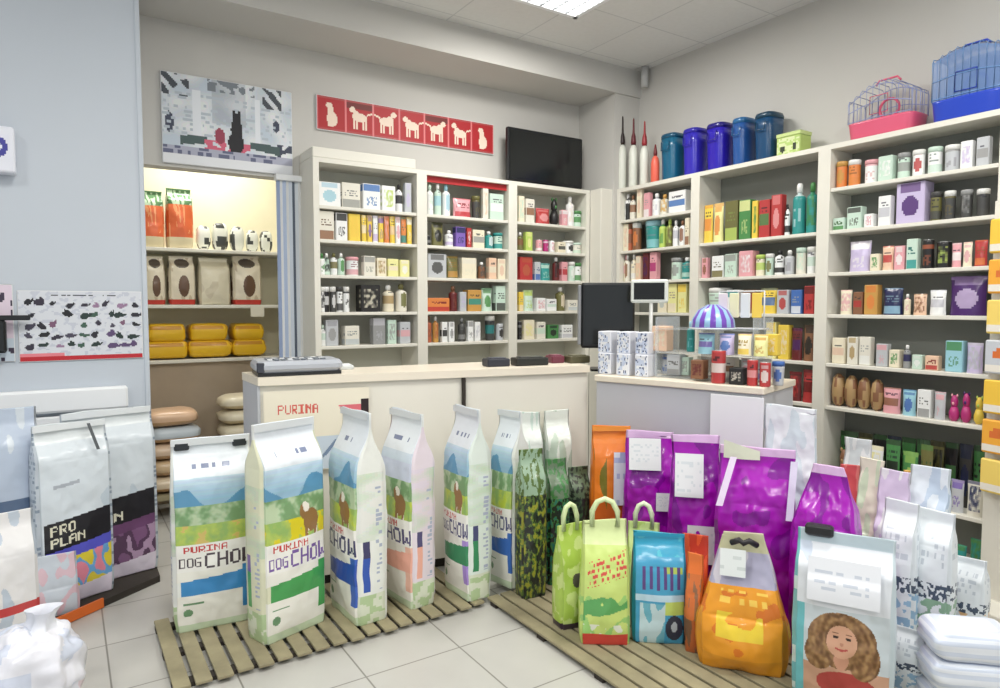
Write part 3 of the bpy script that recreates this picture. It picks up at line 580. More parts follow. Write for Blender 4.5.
for i in range(9):
    for j in range(5):
        if rr.random() < .92:
            SP.append((.07 + i * .108 + rr.uniform(-.03, .03), .20 + j * .155 + rr.uniform(-.03, .03), rr.uniform(.02, .042), rr.uniform(.022, .05),
                       (rr.choice([(36, 34, 46), (50, 44, 60), (34, 52, 50), (90, 70, 110), (120, 84, 110), (60, 90, 76), (28, 28, 34), (150, 120, 150), (70, 66, 84)]), rr.uniform(-.9, .9))))
wall_panel('animal_chart', 'white chart of small dark birds and animals with red bottom strip, left wall', 'poster', -.195, .362, 1.165, 1.53, YCOL, 110, 64, fauna, .008)
# small chart and dark device further left, notice holder above
wall_panel('wall_poster', 'pale pink poster at left edge beside the animal chart', 'poster', -.42, -.21, 1.17, 1.56, YCOL, 26, 40, lambda u, v: (60, 50, 70) if nz(u, v, 7, 5) > .28 else ((222, 206, 220) if v > .3 else (200, 212, 224)), .006)
t = empty('card_terminal', (-.30, YCOL - .05, 1.28)); tag(t, 'black wall mounted device at the left edge beside the animal chart', 'device')
MB().box(-.14, .06, -.04, .04, -.06, .10, bev=.01).build('housing', 'black', t); MB().box(-.14, .16, -.03, .0, .10, .125, bev=.004).build('arm', 'black', t); MB().box(-.1, .03, -.043, -.0405, 0, .07).build('display', 'screen', t)
t = empty('notice_box', (-.235, YCOL - .05, 2.1)); tag(t, 'small white wall box with blue emblem high on the left wall', 'box')
MB().box(-.12, .06, -.05, .049, 0, .22, (228, 230, 240), bev=.008).build('casing', 'plastic', t)
MB().grid(lambda u, v: (-.06 + .1 * u, -.0515, .06 + .12 * v), 14, 14, lambda u, v: (60, 60, 150) if ell(u, v, .5, .5, .42, .42) and not ell(u, v, .5, .5, .2, .2) else (226, 228, 240), False).build('emblem', 'paint', t)
# white ledge under the chart
t = empty('wall_ledge', (-1.0, YCOL, .9)); tag(t, 'white panelled ledge along the left wall below the animal chart', 'ledge')
MB().box(0, 1.28, -.055, -.001, 0, .12, (232, 233, 238), bev=.012).build('upper_rail', 'white', t); MB().box(0, 1.24, -.04, -.001, -.6, -.02, (226, 228, 234), bev=.008).build('lower_panel', 'white', t)

# ================================================================ ALCOVE
t = empty('storage_rack', (.2, 5.35, 0)); tag(t, 'cream storage rack inside the bright alcove behind the opening', 'rack')
for z in (1.06, 1.46, 1.87): MB().box(0, 1.45, 0, .38, z - .025, z, bev=.003).build('shelf', 'cab', t)
for x in (0, 1.42): MB().box(x, x + .03, .001, .38, 0, 2.1).build('upright', 'cab', t)
MB().box(.03, 1.42, .36, .378, 1.06, 2.1).build('back_panel', 'alcove', t)
MB().box(.03, 1.42, .05, .07, 0, 1.03).build('kick_board', 'cardboard', t)
def soft(name, m, cx, cy, cz, a, b, c, paint, e=.55, n=24, nv=12, rz=0, seed=0, sag=0):
    """closed cushion shape with rounded edges; returns object"""
    def f(u, v):
        th = 2 * PI * u; ph = PI * (v - .5); cp = max(0, math.cos(ph)) ** e; sp = math.copysign(abs(math.sin(ph)) ** .8, math.sin(ph))
        ct = math.copysign(abs(math.cos(th)) ** e, math.cos(th)); st = math.copysign(abs(math.sin(th)) ** e, math.sin(th))
        wv = .06 * noise.noise(Vector((ct * 2, st * 2, sp * 2 + seed)))
        return (a * cp * ct * (1 + wv), b * cp * st * (1 + wv), c * sp * (1 + wv) - sag * ct * ct * c)
    g = MB(); g.grid(f, n, nv, paint)
    o = g.build(name, m, None, (cx, cy, cz), rz); return o
def bagmesh(w_, d, h, P, seed=0, bul=.018, gable=.78, seam=.94, nu=None, nv=None, wr=.006, taper=0, nd=10, pinch=0):
    """upright sack: origin at centre of base, front towards local -y. P(face,u,v)"""
    nu = nu or max(10, min(96, int(w_ / .0032))); nv = nv or max(16, min(190, int(h / .0046)))
    loop = []    # (face,u,nx,ny)
    for i in range(nu): loop.append(('f', (i + .5) / nu))
    for i in range(nd): loop.append(('r', (i + .5) / nd))
    for i in range(nu // 2): loop.append(('b', (i + .5) / (nu // 2)))
    for i in range(nd): loop.append(('l', (i + .5) / nd))
    starts = [('f', i / nu) for i in range(nu)] + [('r', i / nd) for i in range(nd)] + [('b', i / (nu // 2)) for i in range(nu // 2)] + [('l', i / nd) for i in range(nd)]
    vs = []; hw = w_ / 2
    for j in range(nv + 1):
        v = j / nv
        if v < gable: k = 1 - .06 * (1 - min(1, v / .12))
        else:
            q = min(1, (v - gable) / max(.01, seam - gable)); k = 1 - (q * q * (3 - 2 * q)) * (1 - .05)
        ww = 1 - .03 * (1 - min(1, v / .06)) - taper * v - pinch * max(0, (v - gable) / (1 - gable)) * 1
        for f, u in starts:
            if f == 'f': x, y = -hw + u * w_, -d / 2
            elif f == 'r': x, y = hw, -d / 2 + u * d
            elif f == 'b': x, y = hw - u * w_, d / 2
            else: x, y = -hw, d / 2 - u * d
            env = math.sin(PI * min(1, v / gable)) ** .6 if v < gable else 0
            if f in 'fb': y += (-1 if f == 'f' else 1) * bul * env * math.sin(PI * u)
            else: x += (1 if f == 'r' else -1) * (bul * .5 * env * math.sin(PI * u)) * (1 if v < gable else 1)
            # rounded vertical edges
            cx, cy = x / hw, y / (d / 2)
            q = max(0, abs(cx) - .93) / .07 * max(0, abs(cy) - .8) / .2
            x -= math.copysign(q * .010, x); y -= math.copysign(q * .010, y)
            y *= k
            if f in 'rl' and v > gable: x -= math.copysign(.25 * (1 - k) * d * .12 * math.sin(PI * u), x)
            nn = noise.noise(Vector((x * 11 + seed * 3.1, y * 11, v * h * 9))) * wr + noise.noise(Vector((x * 30 + seed, y * 30, v * h * 24))) * wr * .35
            x *= ww; x += nn * .4; y += nn * (.25 + .75 * k)
            zz = v * h + .01 * (noise.noise(Vector((x * 6, seed, 0))) if v > .97 else 0)
            vs.append((x, y, zz))
    n = len(starts); fs = []; cs = []
    for j in range(nv):
        for i in range(n):
            fs.append((j * n + i, j * n + (i + 1) % n, (j + 1) * n + (i + 1) % n, (j + 1) * n + i)); cs.append(P(loop[i][0], loop[i][1], (j + .5) / nv))
    fs.append(tuple(range(n))[::-1]); cs.append(P('b', .5, .01)); fs.append(tuple(range(nv * n, nv * n + n))); cs.append(P('f', .5, .99))
    return MB().add(vs, fs, cs, True)
def sack(x0, x1, yb, yt, dep, P, lab, cat='bag', group=None, name='pet_food_bag', yaw=0, zb=.03, m='foil', seamc=None, d=None, **k):
    d_ = d or (CH - zb) * 640 / (yb - 306 + 1e-6) * (CF / 640)
    wpx = (x1 - x0); wd = k.pop('width', None) or wpx * d_ / CF
    c = pd((x0 + x1) / 2, d_); az = math.atan2(c.x, c.y)        # direction of sight
    rz = -az + math.radians(yaw)
    h = CH - zb + (306 - yt) * d_ / CF
    c += Vector((-math.sin(rz), math.cos(rz), 0)) * dep / 2
    t = empty(name, (c.x, c.y, zb), rz); tag(t, lab, cat, group)
    seed = k.pop('seed', int(x0))
    bagmesh(wd, dep, h, P, seed, **k).build('bag_body', m, t)
    if seamc: MB().grid(lambda u, v: (-wd / 2 * .985 + u * wd * .97, -.0135 - .002 * math.sin(u * 9), h * (.965) + v * h * .034), 16, 3, lambda u, v: seamc).build('top_seam', 'paint', t)
    return t, wd, h
def plain(c1, c2=None, s=6, seed=1):
    def P(f, u, v): return c1 if (c2 is None or nz(u, v, s, seed) < .12) else c2
    return P
# orange bags with green tops on the alcove upper shelf
def alc(x0, x1, yt, zs, P, lab, grp, dep=.14, **k):
    p0 = col_at(x0, 'Y', 5.38, zs); p1 = col_at(x1, 'Y', 5.38, zs); h = at((x0 + x1) / 2, yt, 'Y', 5.38).z - zs; wd = p1.x - p0.x - .006
    t = empty('pet_food_bag', ((p0.x + p1.x) / 2, 5.38 + dep / 2, zs + .001)); tag(t, lab, 'bag', grp)
    bagmesh(wd, dep, h, P, int(x0), **k).build('bag_body', 'foil', t)
    MB().box(-wd * .48, wd * .48, -.008, .008, h * .975, h * 1.0, P('f', .5, .97)).build('top_seam', 'paint', t); return t
def orangebag(f, u, v):
    if v > .72: return (86, 130, 84) if nz(u, v, 9, 2) > -.05 else (196, 220, 190)
    if v < .18: return (232, 218, 180)
    return (228, 108, 60) if nz(u * 2, v, 5, 1) > -.3 else (240, 160, 110)
alc(140, 165, 190, 1.871, orangebag, 'orange bag with green top on alcove upper shelf, left one', 'orange bags on the alcove shelf')
alc(168, 194, 188, 1.871, orangebag, 'orange bag with green top on alcove upper shelf, right one', 'orange bags on the alcove shelf')
for k, (x0, x1, yt) in enumerate(((198, 212, 222), (214, 230, 218), (232, 246, 226), (248, 260, 228), (262, 274, 222))):
    q = ['left end', 'second', 'middle', 'fourth', 'right end'][k]
    def wp_(f, u, v, k=k): return (60, 62, 58) if nz(u, v, 3.5, k + 4) > .12 else (226, 228, 216)
    p0 = col_at(x0, 'Y', 5.40, 1.871); p1 = col_at(x1, 'Y', 5.40, 1.871); r = (p1.x - p0.x) / 2
    o = soft('folded_bag', 'foil', (p0.x + p1.x) / 2, 5.42 + r * .9, 1.872 + r * 1.85, r * 1.02, r * .9, r * 1.85, lambda u, v, k=k: (60, 62, 58) if nz(u * 2, v, 3.5, k + 4) > .12 else (226, 228, 216), seed=k)
    tag(o, 'small white and dark rounded packet on alcove upper shelf, %s of five' % q, 'packet', 'rounded packets on the alcove shelf')
def dogbag(f, u, v):
    if v < .10: return (200, 60, 50)
    if ell(u, v, .55, .38, .22, .22): return (104, 76, 56)
    if ell(u, v, .5, .85, .3, .1): return (90, 80, 72)
    return (232, 222, 200) if nz(u, v, 5, 2) > -.3 else (206, 190, 164)
for x0, x1, q in ((146, 166, 'left'), (170, 196, 'middle'), (234, 262, 'right')):
    alc(x0, x1, 256, 1.461, dogbag, 'cream bag with brown animal and red base on alcove middle shelf, %s' % q, 'cream bags on the alcove middle shelf')
def creambag(f, u, v): return (222, 214, 190) if not (v < .5 and nz(u, v, 4, 2) > .2) else (206, 196, 172)
alc(200, 231, 258, 1.461, creambag, 'plain cream bag between the animal bags on alcove middle shelf', None)
def yellowbag(f, u, v):
    if .35 < v < .6 and .2 < u < .8 and tex(u, v, 8, .6, 3): return (150, 120, 30)
    return (238, 196, 40) if v > .2 else (222, 150, 40)
for k, (x0, x1, cz, q) in enumerate(((146, 188, 1.125, 'lower left'), (190, 232, 1.125, 'lower middle'), (234, 266, 1.125, 'lower right'), (150, 186, 1.245, 'upper left'), (192, 228, 1.245, 'upper middle'), (235, 264, 1.24, 'upper right'))):
    p0 = col_at(x0, 'Y', 5.37, 1.07); p1 = col_at(x1, 'Y', 5.37, 1.07); a = (p1.x - p0.x) / 2
    o = soft('yellow_sack', 'foil', (p0.x + p1.x) / 2, 5.48, cz + (.008 if k < 3 else .012), a * 1.06, .12, .065, lambda u, v: (238, 190, 36) if not (.6 < v < .75 and tex(u * 4, v, 5, .5, 3)) else (200, 140, 30), seed=k, e=.22)
    tag(o, 'yellow sack lying on alcove bottom shelf, %s of the pile' % q, 'sack', 'yellow sacks in the alcove')
o = MB().box(-.05, .05, 0, .004, 0, .08, (232, 226, 208)).build('price_card', 'paint', None, (1.25, 5.335, 1.37)); tag(o, 'small cream price card on the edge of the alcove shelf', 'card')
# piled pale sacks on the alcove floor
def stackp(cols): return lambda u, v: cols[0] if v > .45 else cols[1]
SC = [(224, 206, 178), (206, 178, 140), (222, 196, 170), (196, 206, 214), (220, 184, 152), (226, 214, 190)]
for k in range(5):
    o = soft('flat_sack', 'foil', .60 + .015 * (k % 2), 5.12, .235 + k * .113 - .17 * 0, .17, .15, .0565, stackp((SC[k % 6], (188, 150, 110))), seed=k, e=.5)
    tag(o, 'pale beige sack in the left pile inside the alcove, %s' % ['lowest', 'second up', 'third up', 'fourth up', 'topmost'][k], 'sack', 'left pile of sacks in the alcove')
t = empty('plinth_crate', (.60, 5.12, 0)); tag(t, 'low wooden crate carrying the left pile of sacks in the alcove', 'crate')
MB().box(-.2, .2, -.17, .17, .14, .176, bev=.004).build('deck', 'wood', t)
for x in (-.17, .13): MB().box(x, x + .04, -.17, .17, 0, .139).build('bearer', 'wood', t)
for k in range(4):
    o = soft('flat_sack', 'foil', 1.10, 5.12, .445 + k * .105, .19, .15, .0525, stackp(((226, 216, 190), (200, 180, 140))), seed=k + 20, e=.5)
    tag(o, 'pale beige sack in the right pile inside the alcove, %s' % ['lowest', 'second up', 'third up', 'topmost'][k], 'sack', 'right pile of sacks in the alcove')
t = empty('plinth_crate', (1.10, 5.12, 0)); tag(t, 'tall wooden crate carrying the right pile of sacks in the alcove', 'crate')
MB().box(-.2, .2, -.17, .17, .35, .39, bev=.004).build('deck', 'wood', t)
for x in (-.18, .14): MB().box(x, x + .04, -.17, .17, 0, .349).build('bearer', 'wood', t)
# striped folding door at the right of the opening
t = empty('folding_door', (1.235, YB - .001, 0)); tag(t, 'folded white and blue-grey striped accordion door beside the opening', 'door')
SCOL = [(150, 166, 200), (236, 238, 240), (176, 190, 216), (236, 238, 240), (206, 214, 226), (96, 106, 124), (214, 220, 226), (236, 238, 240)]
g = MB(); n = 8; wd = .165
for k in range(n):
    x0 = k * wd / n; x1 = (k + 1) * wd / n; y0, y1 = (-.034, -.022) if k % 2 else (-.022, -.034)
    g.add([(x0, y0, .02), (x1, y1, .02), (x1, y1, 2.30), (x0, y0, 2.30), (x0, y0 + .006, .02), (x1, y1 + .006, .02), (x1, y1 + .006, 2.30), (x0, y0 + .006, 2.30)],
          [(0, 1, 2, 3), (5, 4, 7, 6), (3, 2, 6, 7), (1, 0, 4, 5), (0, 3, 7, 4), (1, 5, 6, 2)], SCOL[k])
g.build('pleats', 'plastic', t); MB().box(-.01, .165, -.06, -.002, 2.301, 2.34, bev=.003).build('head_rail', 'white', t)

# ================================================================ COUNTERS
CZ = 1.10
def poly_block(name, pts, z0, z1, m, parent=None):
    n = len(pts); vs = [(x, y, z0) for x, y in pts] + [(x, y, z1) for x, y in pts]
    fs = [tuple(range(n))[::-1], tuple(range(n, 2 * n))] + [(i, (i + 1) % n, n + (i + 1) % n, n + i) for i in range(n)]
    return MB().add(vs, fs).build(name, m, parent)
A0, A1 = Vector((.79, 3.38)), Vector((2.60, 3.03))
dA = (A1 - A0).normalized(); nA = Vector((-dA.y, dA.x))
t = empty('sales_counter', (0, 0, 0)); tag(t, 'long cream sales counter behind the row of dog food bags', 'counter')
def q2(o, a, b): return (o + dA * a + nA * b)
LA = (A1 - A0).length
poly_block('counter_body', [(.80, 3.395), (A1.x, 3.045), (2.75, 3.50), (.80, 3.70)], .06, CZ - .041, 'cfront', t)
poly_block('worktop', [(.785, 3.375), (A1.x + .0, 3.02), (2.75, 3.53), (.785, 3.72)], CZ - .04, CZ, 'counter', t)
poly_block('plinth', [(.83, 3.43), (A1.x, 3.08), (2.7, 3.46), (.83, 3.66)], 0, .059, 'darkmat', t)
poly_block('end_panel', [(.786, 3.39), (.799, 3.39), (.799, 3.71), (.786, 3.71)], 0, CZ - .041, 'cgrey', t)
pj = q2(A0, 1.06, -.004); poly_block('panel_joint', [(pj.x - .008, pj.y - .004), (pj.x + .008, pj.y - .007), (pj.x + .008, pj.y + .012), (pj.x - .008, pj.y + .012)], .06, CZ - .042, 'darkmat', t)
# printed advert board on the counter front
def advert(u, v):
    if txt('PURINA', u, v, .12, .50, .72, .84): return (214, 96, 84)
    if v < .52 and abs(u - .5 - (v - .1) * .7) < .02: return (120, 140, 170)
    if u > .70 and .28 < v < .8 and u > .98 - v * .35 and not u > .92: return (222, 110, 120)
    if u >= .92 and .4 < v < .86: return (40, 24, 26)
    if v < .42: return (204, 216, 230)
    return (240, 232, 212)
t = empty('advert_board', tuple(q2(A0, .02, .002)) + (.62,), math.atan2(dA.y, dA.x)); tag(t, 'cream advertising board with red lettering on the left of the counter front', 'sign')
g = MB(); g.box(0, .52, -.008, 0, 0, .41, (238, 230, 212)); g.grid(lambda u, v: (.004 + .512 * u, -.0088, .004 + .402 * v), 90, 60, advert, False); g.build('printed_board', 'paint', t)
# second counter, grey front, turning towards the camera
K0, K1 = Vector((2.585, 2.955)), Vector((2.865, 2.04)); dK = (K1 - K0).normalized(); nK = Vector((-dK.y, dK.x)); LK = (K1 - K0).length
KZ = 1.05; KD = .5
t = empty('display_counter', (K0.x, K0.y, 0), math.atan2(dK.y, dK.x)); tag(t, 'pale grey display counter turning towards the purple bags', 'counter')
MB().box(0, LK, .012, KD, .05, KZ - .036, bev=.004).build('counter_body', 'cgrey', t); MB().box(-.005, LK + .01, -.005, KD + .01, KZ - .035, KZ, bev=.004).build('worktop', 'counter', t); MB().box(.03, LK - .03, .04, KD - .03, 0, .049).build('plinth', 'darkmat', t)
def kpt(px_, dist, z=KZ):   # point on the display counter `dist` behind its front edge in column px_
    o = K0 + nK * dist; best = None
    for i in range(400):
        s = i / 400 * (LK + .3) - .1; q = o + dK * s; v = Vector((q.x, q.y, z)) - Vector((0, 0, CH)); X = 500 + CF * v.dot(_r) / v.dot(_f)
        if best is None or abs(X - px_) < best[0]: best = (abs(X - px_), q, v.dot(_f))
    return best[1], best[2]
KR = math.atan2(dK.y, dK.x)
# ---- things on the long counter
t = empty('cash_drawer', tuple(q2(A0, .14, .16)) + (CZ,), -.12); tag(t, 'silver grey flat cash register unit on the left end of counter', 'register')
MB().box(-.16, .27, -.13, .15, .016, .075, (176, 180, 188), bev=.02).build('housing', 'plastic', t); MB().box(-.15, .26, -.125, .145, 0, .018).build('base', 'black', t)
g = MB(); 
for i in range(9):
    for j in range(3): g.box(-.10 + i * .033, -.076 + i * .033, -.09 + j * .05, -.055 + j * .05, .076, .083, (120, 126, 134) if (i + j) % 3 else (222, 224, 226), bev=.002)
g.build('keys', 'plastic', t)
MB().box(-.155, -.12, -.132, -.1, .02, .07, (60, 62, 72), bev=.004).build('corner_guard', 'plastic', t)
for px0, px1, yb, yt, c, lab in ((334, 352, 369, 362, (210, 214, 214), 'pale receipt pad on the counter right of the register'), (484, 508, 366, 353, (44, 46, 56), 'small dark card reader on the counter centre'), (512, 547, 365, 352, (36, 38, 34), 'flat black scanner on the counter left of the monitor'), (548, 562, 362, 350, (110, 50, 66), 'small dark red stapler on the counter'), (566, 588, 362, 350, (86, 82, 60), 'olive desk tray on the counter beside the monitor')):
    s_ = (px0 + px1) / 2; dd = (CH - CZ) * CF / (yb - 306); 
    dd = min(max(dd, 3.5), 4.15); c0 = pd(s_, dd); wd = (px1 - px0) * dd / CF; h = max(.018, (yb - yt) * dd / CF * .6)
    # keep it on the worktop
    u_ = (Vector((c0.x, c0.y)) - A0); b = u_.dot(nA); b2 = min(max(b, .1), .34); c0 = Vector((c0.x, c0.y)) + nA * (b2 - b)
    t = empty({'pale': 'receipt_pad', 'smal': 'card_reader' if c[0] < 60 else 'stapler', 'flat': 'barcode_scanner', 'oliv': 'desk_tray'}[lab[:4]], (c0.x, c0.y, CZ), -.19)
    tag(t, lab, 'office item')
    MB().box(-wd / 2, wd / 2, -.05, .05, 0, h, c, bev=.006).build('casing', 'plastic', t)
    MB().box(-wd * .35, wd * .35, -.035, .03, h, h + .006, tuple(min(255, v + 40) for v in c), bev=.002).build('top_plate', 'plastic', t)
# monitor

c0, _d = kpt(601, .30); t = empty('computer_monitor', (c0.x, c0.y, KZ), -.62); tag(t, 'black computer monitor standing on the counter corner', 'monitor')
MB().box(-.165, .165, -.03, .03, .14, .545, bev=.012).build('casing', 'black', t); MB().box(-.145, .15, -.0325, -.0305, .165, .525).build('screen', 'screen', t)
MB().box(-.185, -.166, -.03, .03, .16, .53, (140, 142, 146), bev=.004).build('side_trim', 'plastic', t); MB().box(-.03, .03, -.015, .02, .012, .145).build('neck', 'black', t); MB().box(-.11, .11, -.09, .09, 0, .014, bev=.004).build('stand', 'black', t)
# customer display on pole
q, _d = kpt(650, .34); t = empty('customer_display', (q.x, q.y, KZ), KR + .35); tag(t, 'small white framed customer display with dark screen on a pole', 'display')
MB().box(-.12, .10, -.02, .02, .42, .56, (226, 230, 224), bev=.01).build('frame', 'plastic', t); MB().box(-.10, .08, -.023, -.0205, .44, .54).build('screen', 'screen', t); MB().tube([(0, 0, 0), (0, 0, .43)], .012, (214, 214, 210)).build('pole', 'plastic', t); MB().lathe([(.06, 0), (.06, .01), (.02, .02)], (214, 214, 210)).build('foot', 'plastic', t)
# patterned cartons
def speck(seed): return lambda u, v: ((70, 84, 120) if nz(u, v, 9, seed) > .32 else ((196, 206, 228) if nz(u, v, 5, seed + 3) > .05 else (230, 232, 238)))
words = ['lower left', 'lower middle', 'lower right', 'upper left', 'upper middle', 'upper right']
for k in range(6):
    i, j = k % 3, k // 3; qa, d_ = kpt(595 + i * 18.5 + 9, .07 + .02 * j); wd = 18 * d_ / CF * .80; h = .125
    t = MB(); t.box(-wd / 2, wd / 2, -.0, .12, 0, h, (226, 228, 236), bev=.004); t.grid(lambda u, v: (-wd / 2 + .005 + u * (wd - .01), -.0008, .006 + v * (h - .012)), 12, 14, speck(k), False)
    o = t.build('patterned_carton', 'paint', None, (qa.x, qa.y, KZ + .001 + j * (h + .001)), KR); tag(o, 'white carton with blue speckled print, %s of the counter stack' % words[k], 'box', 'speckled cartons stacked on the counter')
# acrylic rack with bottles and cards
q, d_ = kpt(690, .12)
t = empty('acrylic_display', (q.x, q.y, KZ), KR); tag(t, 'clear acrylic display stand holding small goods on the grey counter', 'display stand')
MB().box(-.21, .34, 0, .30, .0, .012, bev=.003).build('base', 'acrylic', t)
for z in (.14, .27): MB().box(-.21, .34, 0, .30, z, z + .006).build('tier', 'acrylic', t)
for x in (-.21, .06, .334): MB().box(x, x + .006, 0, .30, .012, .34).build('divider', 'acrylic', t)
def onk(px_, dist, z, h, r, kind, a, b, lab, cat, seed=1, w_=None):
    q, d_ = kpt(px_, dist); o = good(kind, w_ or 2 * r, 2 * r, h, a, b, seed); o.location = (q.x, q.y, z); o.rotation_euler = (0, 0, KR); tag(o, lab, cat, 'small goods on the grey counter'); return o
onk(662, .20, KZ + .147, .14, .045, 'box', 'peach', 'cream', 'peach coloured carton on the display stand, beside the speckled cartons', 'box', 4)
onk(690, .20, KZ + .147, .17, .022, 'bottle', 'teal', 'aqua', 'slim teal bottle on the middle tier of the acrylic stand', 'bottle', 3)
onk(676, .2, KZ + .013, .115, .04, 'box', 'silver', 'grey', 'grey carton at the bottom left of the acrylic stand', 'box', 2)
onk(699, .09, KZ + .013, .10, .035, 'box', 'brown', 'maroon', 'brown patterned carton at the foot of the acrylic stand', 'box', 4)
onk(745, .2, KZ + .147, .11, .04, 'pouch', 'silver', 'pink', 'silver pouch on the right half of the acrylic stand', 'pouch', 4)
onk(718, .06, KZ, .17, .036, 'can', 'red', 'white', 'tall red and white can at the front of the grey counter', 'can', 5)
onk(720, .25, KZ + .013, .12, .03, 'can', 'red', 'maroon', 'red can behind the tall red and white one', 'can', 7)
onk(738, .07, KZ, .085, .035, 'box', 'black', 'ivory', 'dark low carton between the two groups of red cans', 'box', 4)
onk(752, .06, KZ, .13, .026, 'can', 'red', 'pink', 'red and pink can right of the dark low carton', 'can', 0)
onk(765, .06, KZ, .12, .026, 'can', 'red', 'white', 'last red can at the right end of grey counter', 'can', 1)
onk(778, .16, KZ, .12, .03, 'tub', 'silver', 'blue', 'silver blue tub at the far right end of grey counter', 'tub', 1)
q, d_ = kpt(712, .16); t = empty('toy_bowl', (q.x, q.y, KZ + .279), KR); tag(t, 'blue and purple domed pack of toys on top of acrylic stand', 'toy pack')
MB().lathe([(.10, 0), (.115, .01), (.11, .05), (.08, .10), (.03, .13)], (160, 190, 230), 24, paint=lambda k, z: (120, 76, 186) if (z < .03 or abs(k * 12 % 1 - .5) < .12) else (156, 198, 232)).build('dome', 'gloss', t); MB().lathe([(.12, 0), (.12, .008)], (226, 236, 240), 24, (0, 0, -.001)).build('rim', 'gloss', t)
q, d_ = kpt(740, .24); t = empty('card_rack', (q.x, q.y, KZ + .279), KR); tag(t, 'wire rack of pale hanging packs above the acrylic stand', 'rack')
g = MB()
for x in (-.12, .12): g.tube([(x, 0, 0), (x, 0, .20)], .004, (214, 216, 220))
g.tube([(-.12, 0, .2), (.12, 0, .2)], .004, (214, 216, 220)); g.box(-.13, .13, -.05, .05, 0, .006, (214, 216, 220)); g.build('wire_frame', 'plastic', t)
for k, c in enumerate(((226, 214, 220), (234, 230, 190), (222, 226, 230), (240, 206, 90))): MB().box(-.115 + k * .06, -.065 + k * .06, -.03, -.02, .06, .19, c, bev=.003).build('hanging_pack', 'paint', t)
for k, (px_, tier, ds, kind, a, b, hh, rr_) in enumerate(((668, 0, .24, 'pouch', 'silver', 'blue', .11, .04), (686, 0, .22, 'box', 'mint', 'grey', .10, .03), (706, 1, .12, 'pouch', 'aqua', 'violet', .11, .045), (726, 1, .12, 'pouch', 'lilac', 'blue', .11, .04),
        (744, 1, .10, 'pouch', 'cream', 'yellow', .11, .035), (760, 1, .12, 'pouch', 'lemon', 'amber', .11, .035), (772, 1, .2, 'box', 'yellow', 'cream', .11, .03), (730, 0, .24, 'box', 'ivory', 'brown', .11, .035), (748, 0, .24, 'pouch', 'white', 'pink', .11, .04), (764, 0, .24, 'box', 'silver', 'violet', .11, .03))):
    onk(px_, ds, KZ + (.0135, .147)[tier], hh, rr_, kind, a, b, '%s and %s %s on the %s tier of acrylic stand, %s' % (a, b, KW[kind], ('lower', 'middle')[tier], ['left end', 'second along', 'left side', 'centre left', 'centre', 'right of centre', 'right end', 'behind dark carton', 'behind red can', 'far right'][k]), kind, k + 3)
# white notice and plastic bag at the end of the grey counter
o = MB().box(0, .27, -.006, 0, .72, 1.0, (240, 240, 244), bev=.002).build('notice_sheet', 'paint', None, (K1.x - dK.x * .26, K1.y - dK.y * .26, 0), KR); tag(o, 'blank white sheet fixed to the right end of the grey counter front', 'sheet')

# ================================================================ PALLETS
def pallet(x0, x1, y0, y1, pitch, gapw, lab, cut=None):
    t = empty('slatted_pallet', ((x0 + x1) / 2, (y0 + y1) / 2, 0)); tag(t, lab, 'pallet', 'wooden pallets on the floor'); g = MB(); cx, cy = (x0 + x1) / 2, (y0 + y1) / 2
    n = int((x1 - x0) / pitch)
    for k in range(n):
        a = x0 + k * pitch; j = .006 * math.sin(k * 2.7); yt_ = min(y1, cut(a + pitch)) if cut else y1; g.box(a - cx, a + pitch - gapw - cx, y0 - cy + j, yt_ - cy + j * .5, .018, .030, bev=.002)
    g.build('slats', 'wood', t); g = MB(); L = y1 - y0; m_ = max(2, int(L / .4)) + 1
    for k in range(m_): y = -L / 2 + .04 + k * (L - .12) / (m_ - 1); g.box(x0 - cx, (x1 if not cut or cut(x1) > y + cy + .06 else (x0 + .5)) - cx - gapw, y, y + .05, 0, .018)
    g.build('bearers', 'darkmat', t)
pallet(.30, 1.68, 2.68, 3.33, .0765, .017, 'slatted wooden floor pallet under the row of dog food bags', cut=lambda x: 3.40 - .193 * (x - .8) - .03)
pallet(1.695, 2.62, .7, 2.72, .0765, .014, 'slatted wooden floor pallet under the colourful bags on the right')
t = empty('low_platform', (0, 0, 0)); tag(t, 'low dark platform with orange edge under the silver bags', 'platform')
e0, e1 = at(38, 630, 'Z', .03).xy, at(160, 576, 'Z', .03).xy
poly_block('deck', [(-.75, e0.y - .1), tuple(e0), tuple(e1), (e1.x, 4.155), (-.75, 4.155)], 0, .033, 'darkmat', t)
em = e0.lerp(e1, .48); ee = (e1 - e0).normalized(); en = Vector((ee.y, -ee.x)) * .012
poly_block('edge_strip', [tuple(e0 + en), tuple(em + en), tuple(em + en * .1), tuple(e0 + en * .1)], .004, .05, 'orange', t)

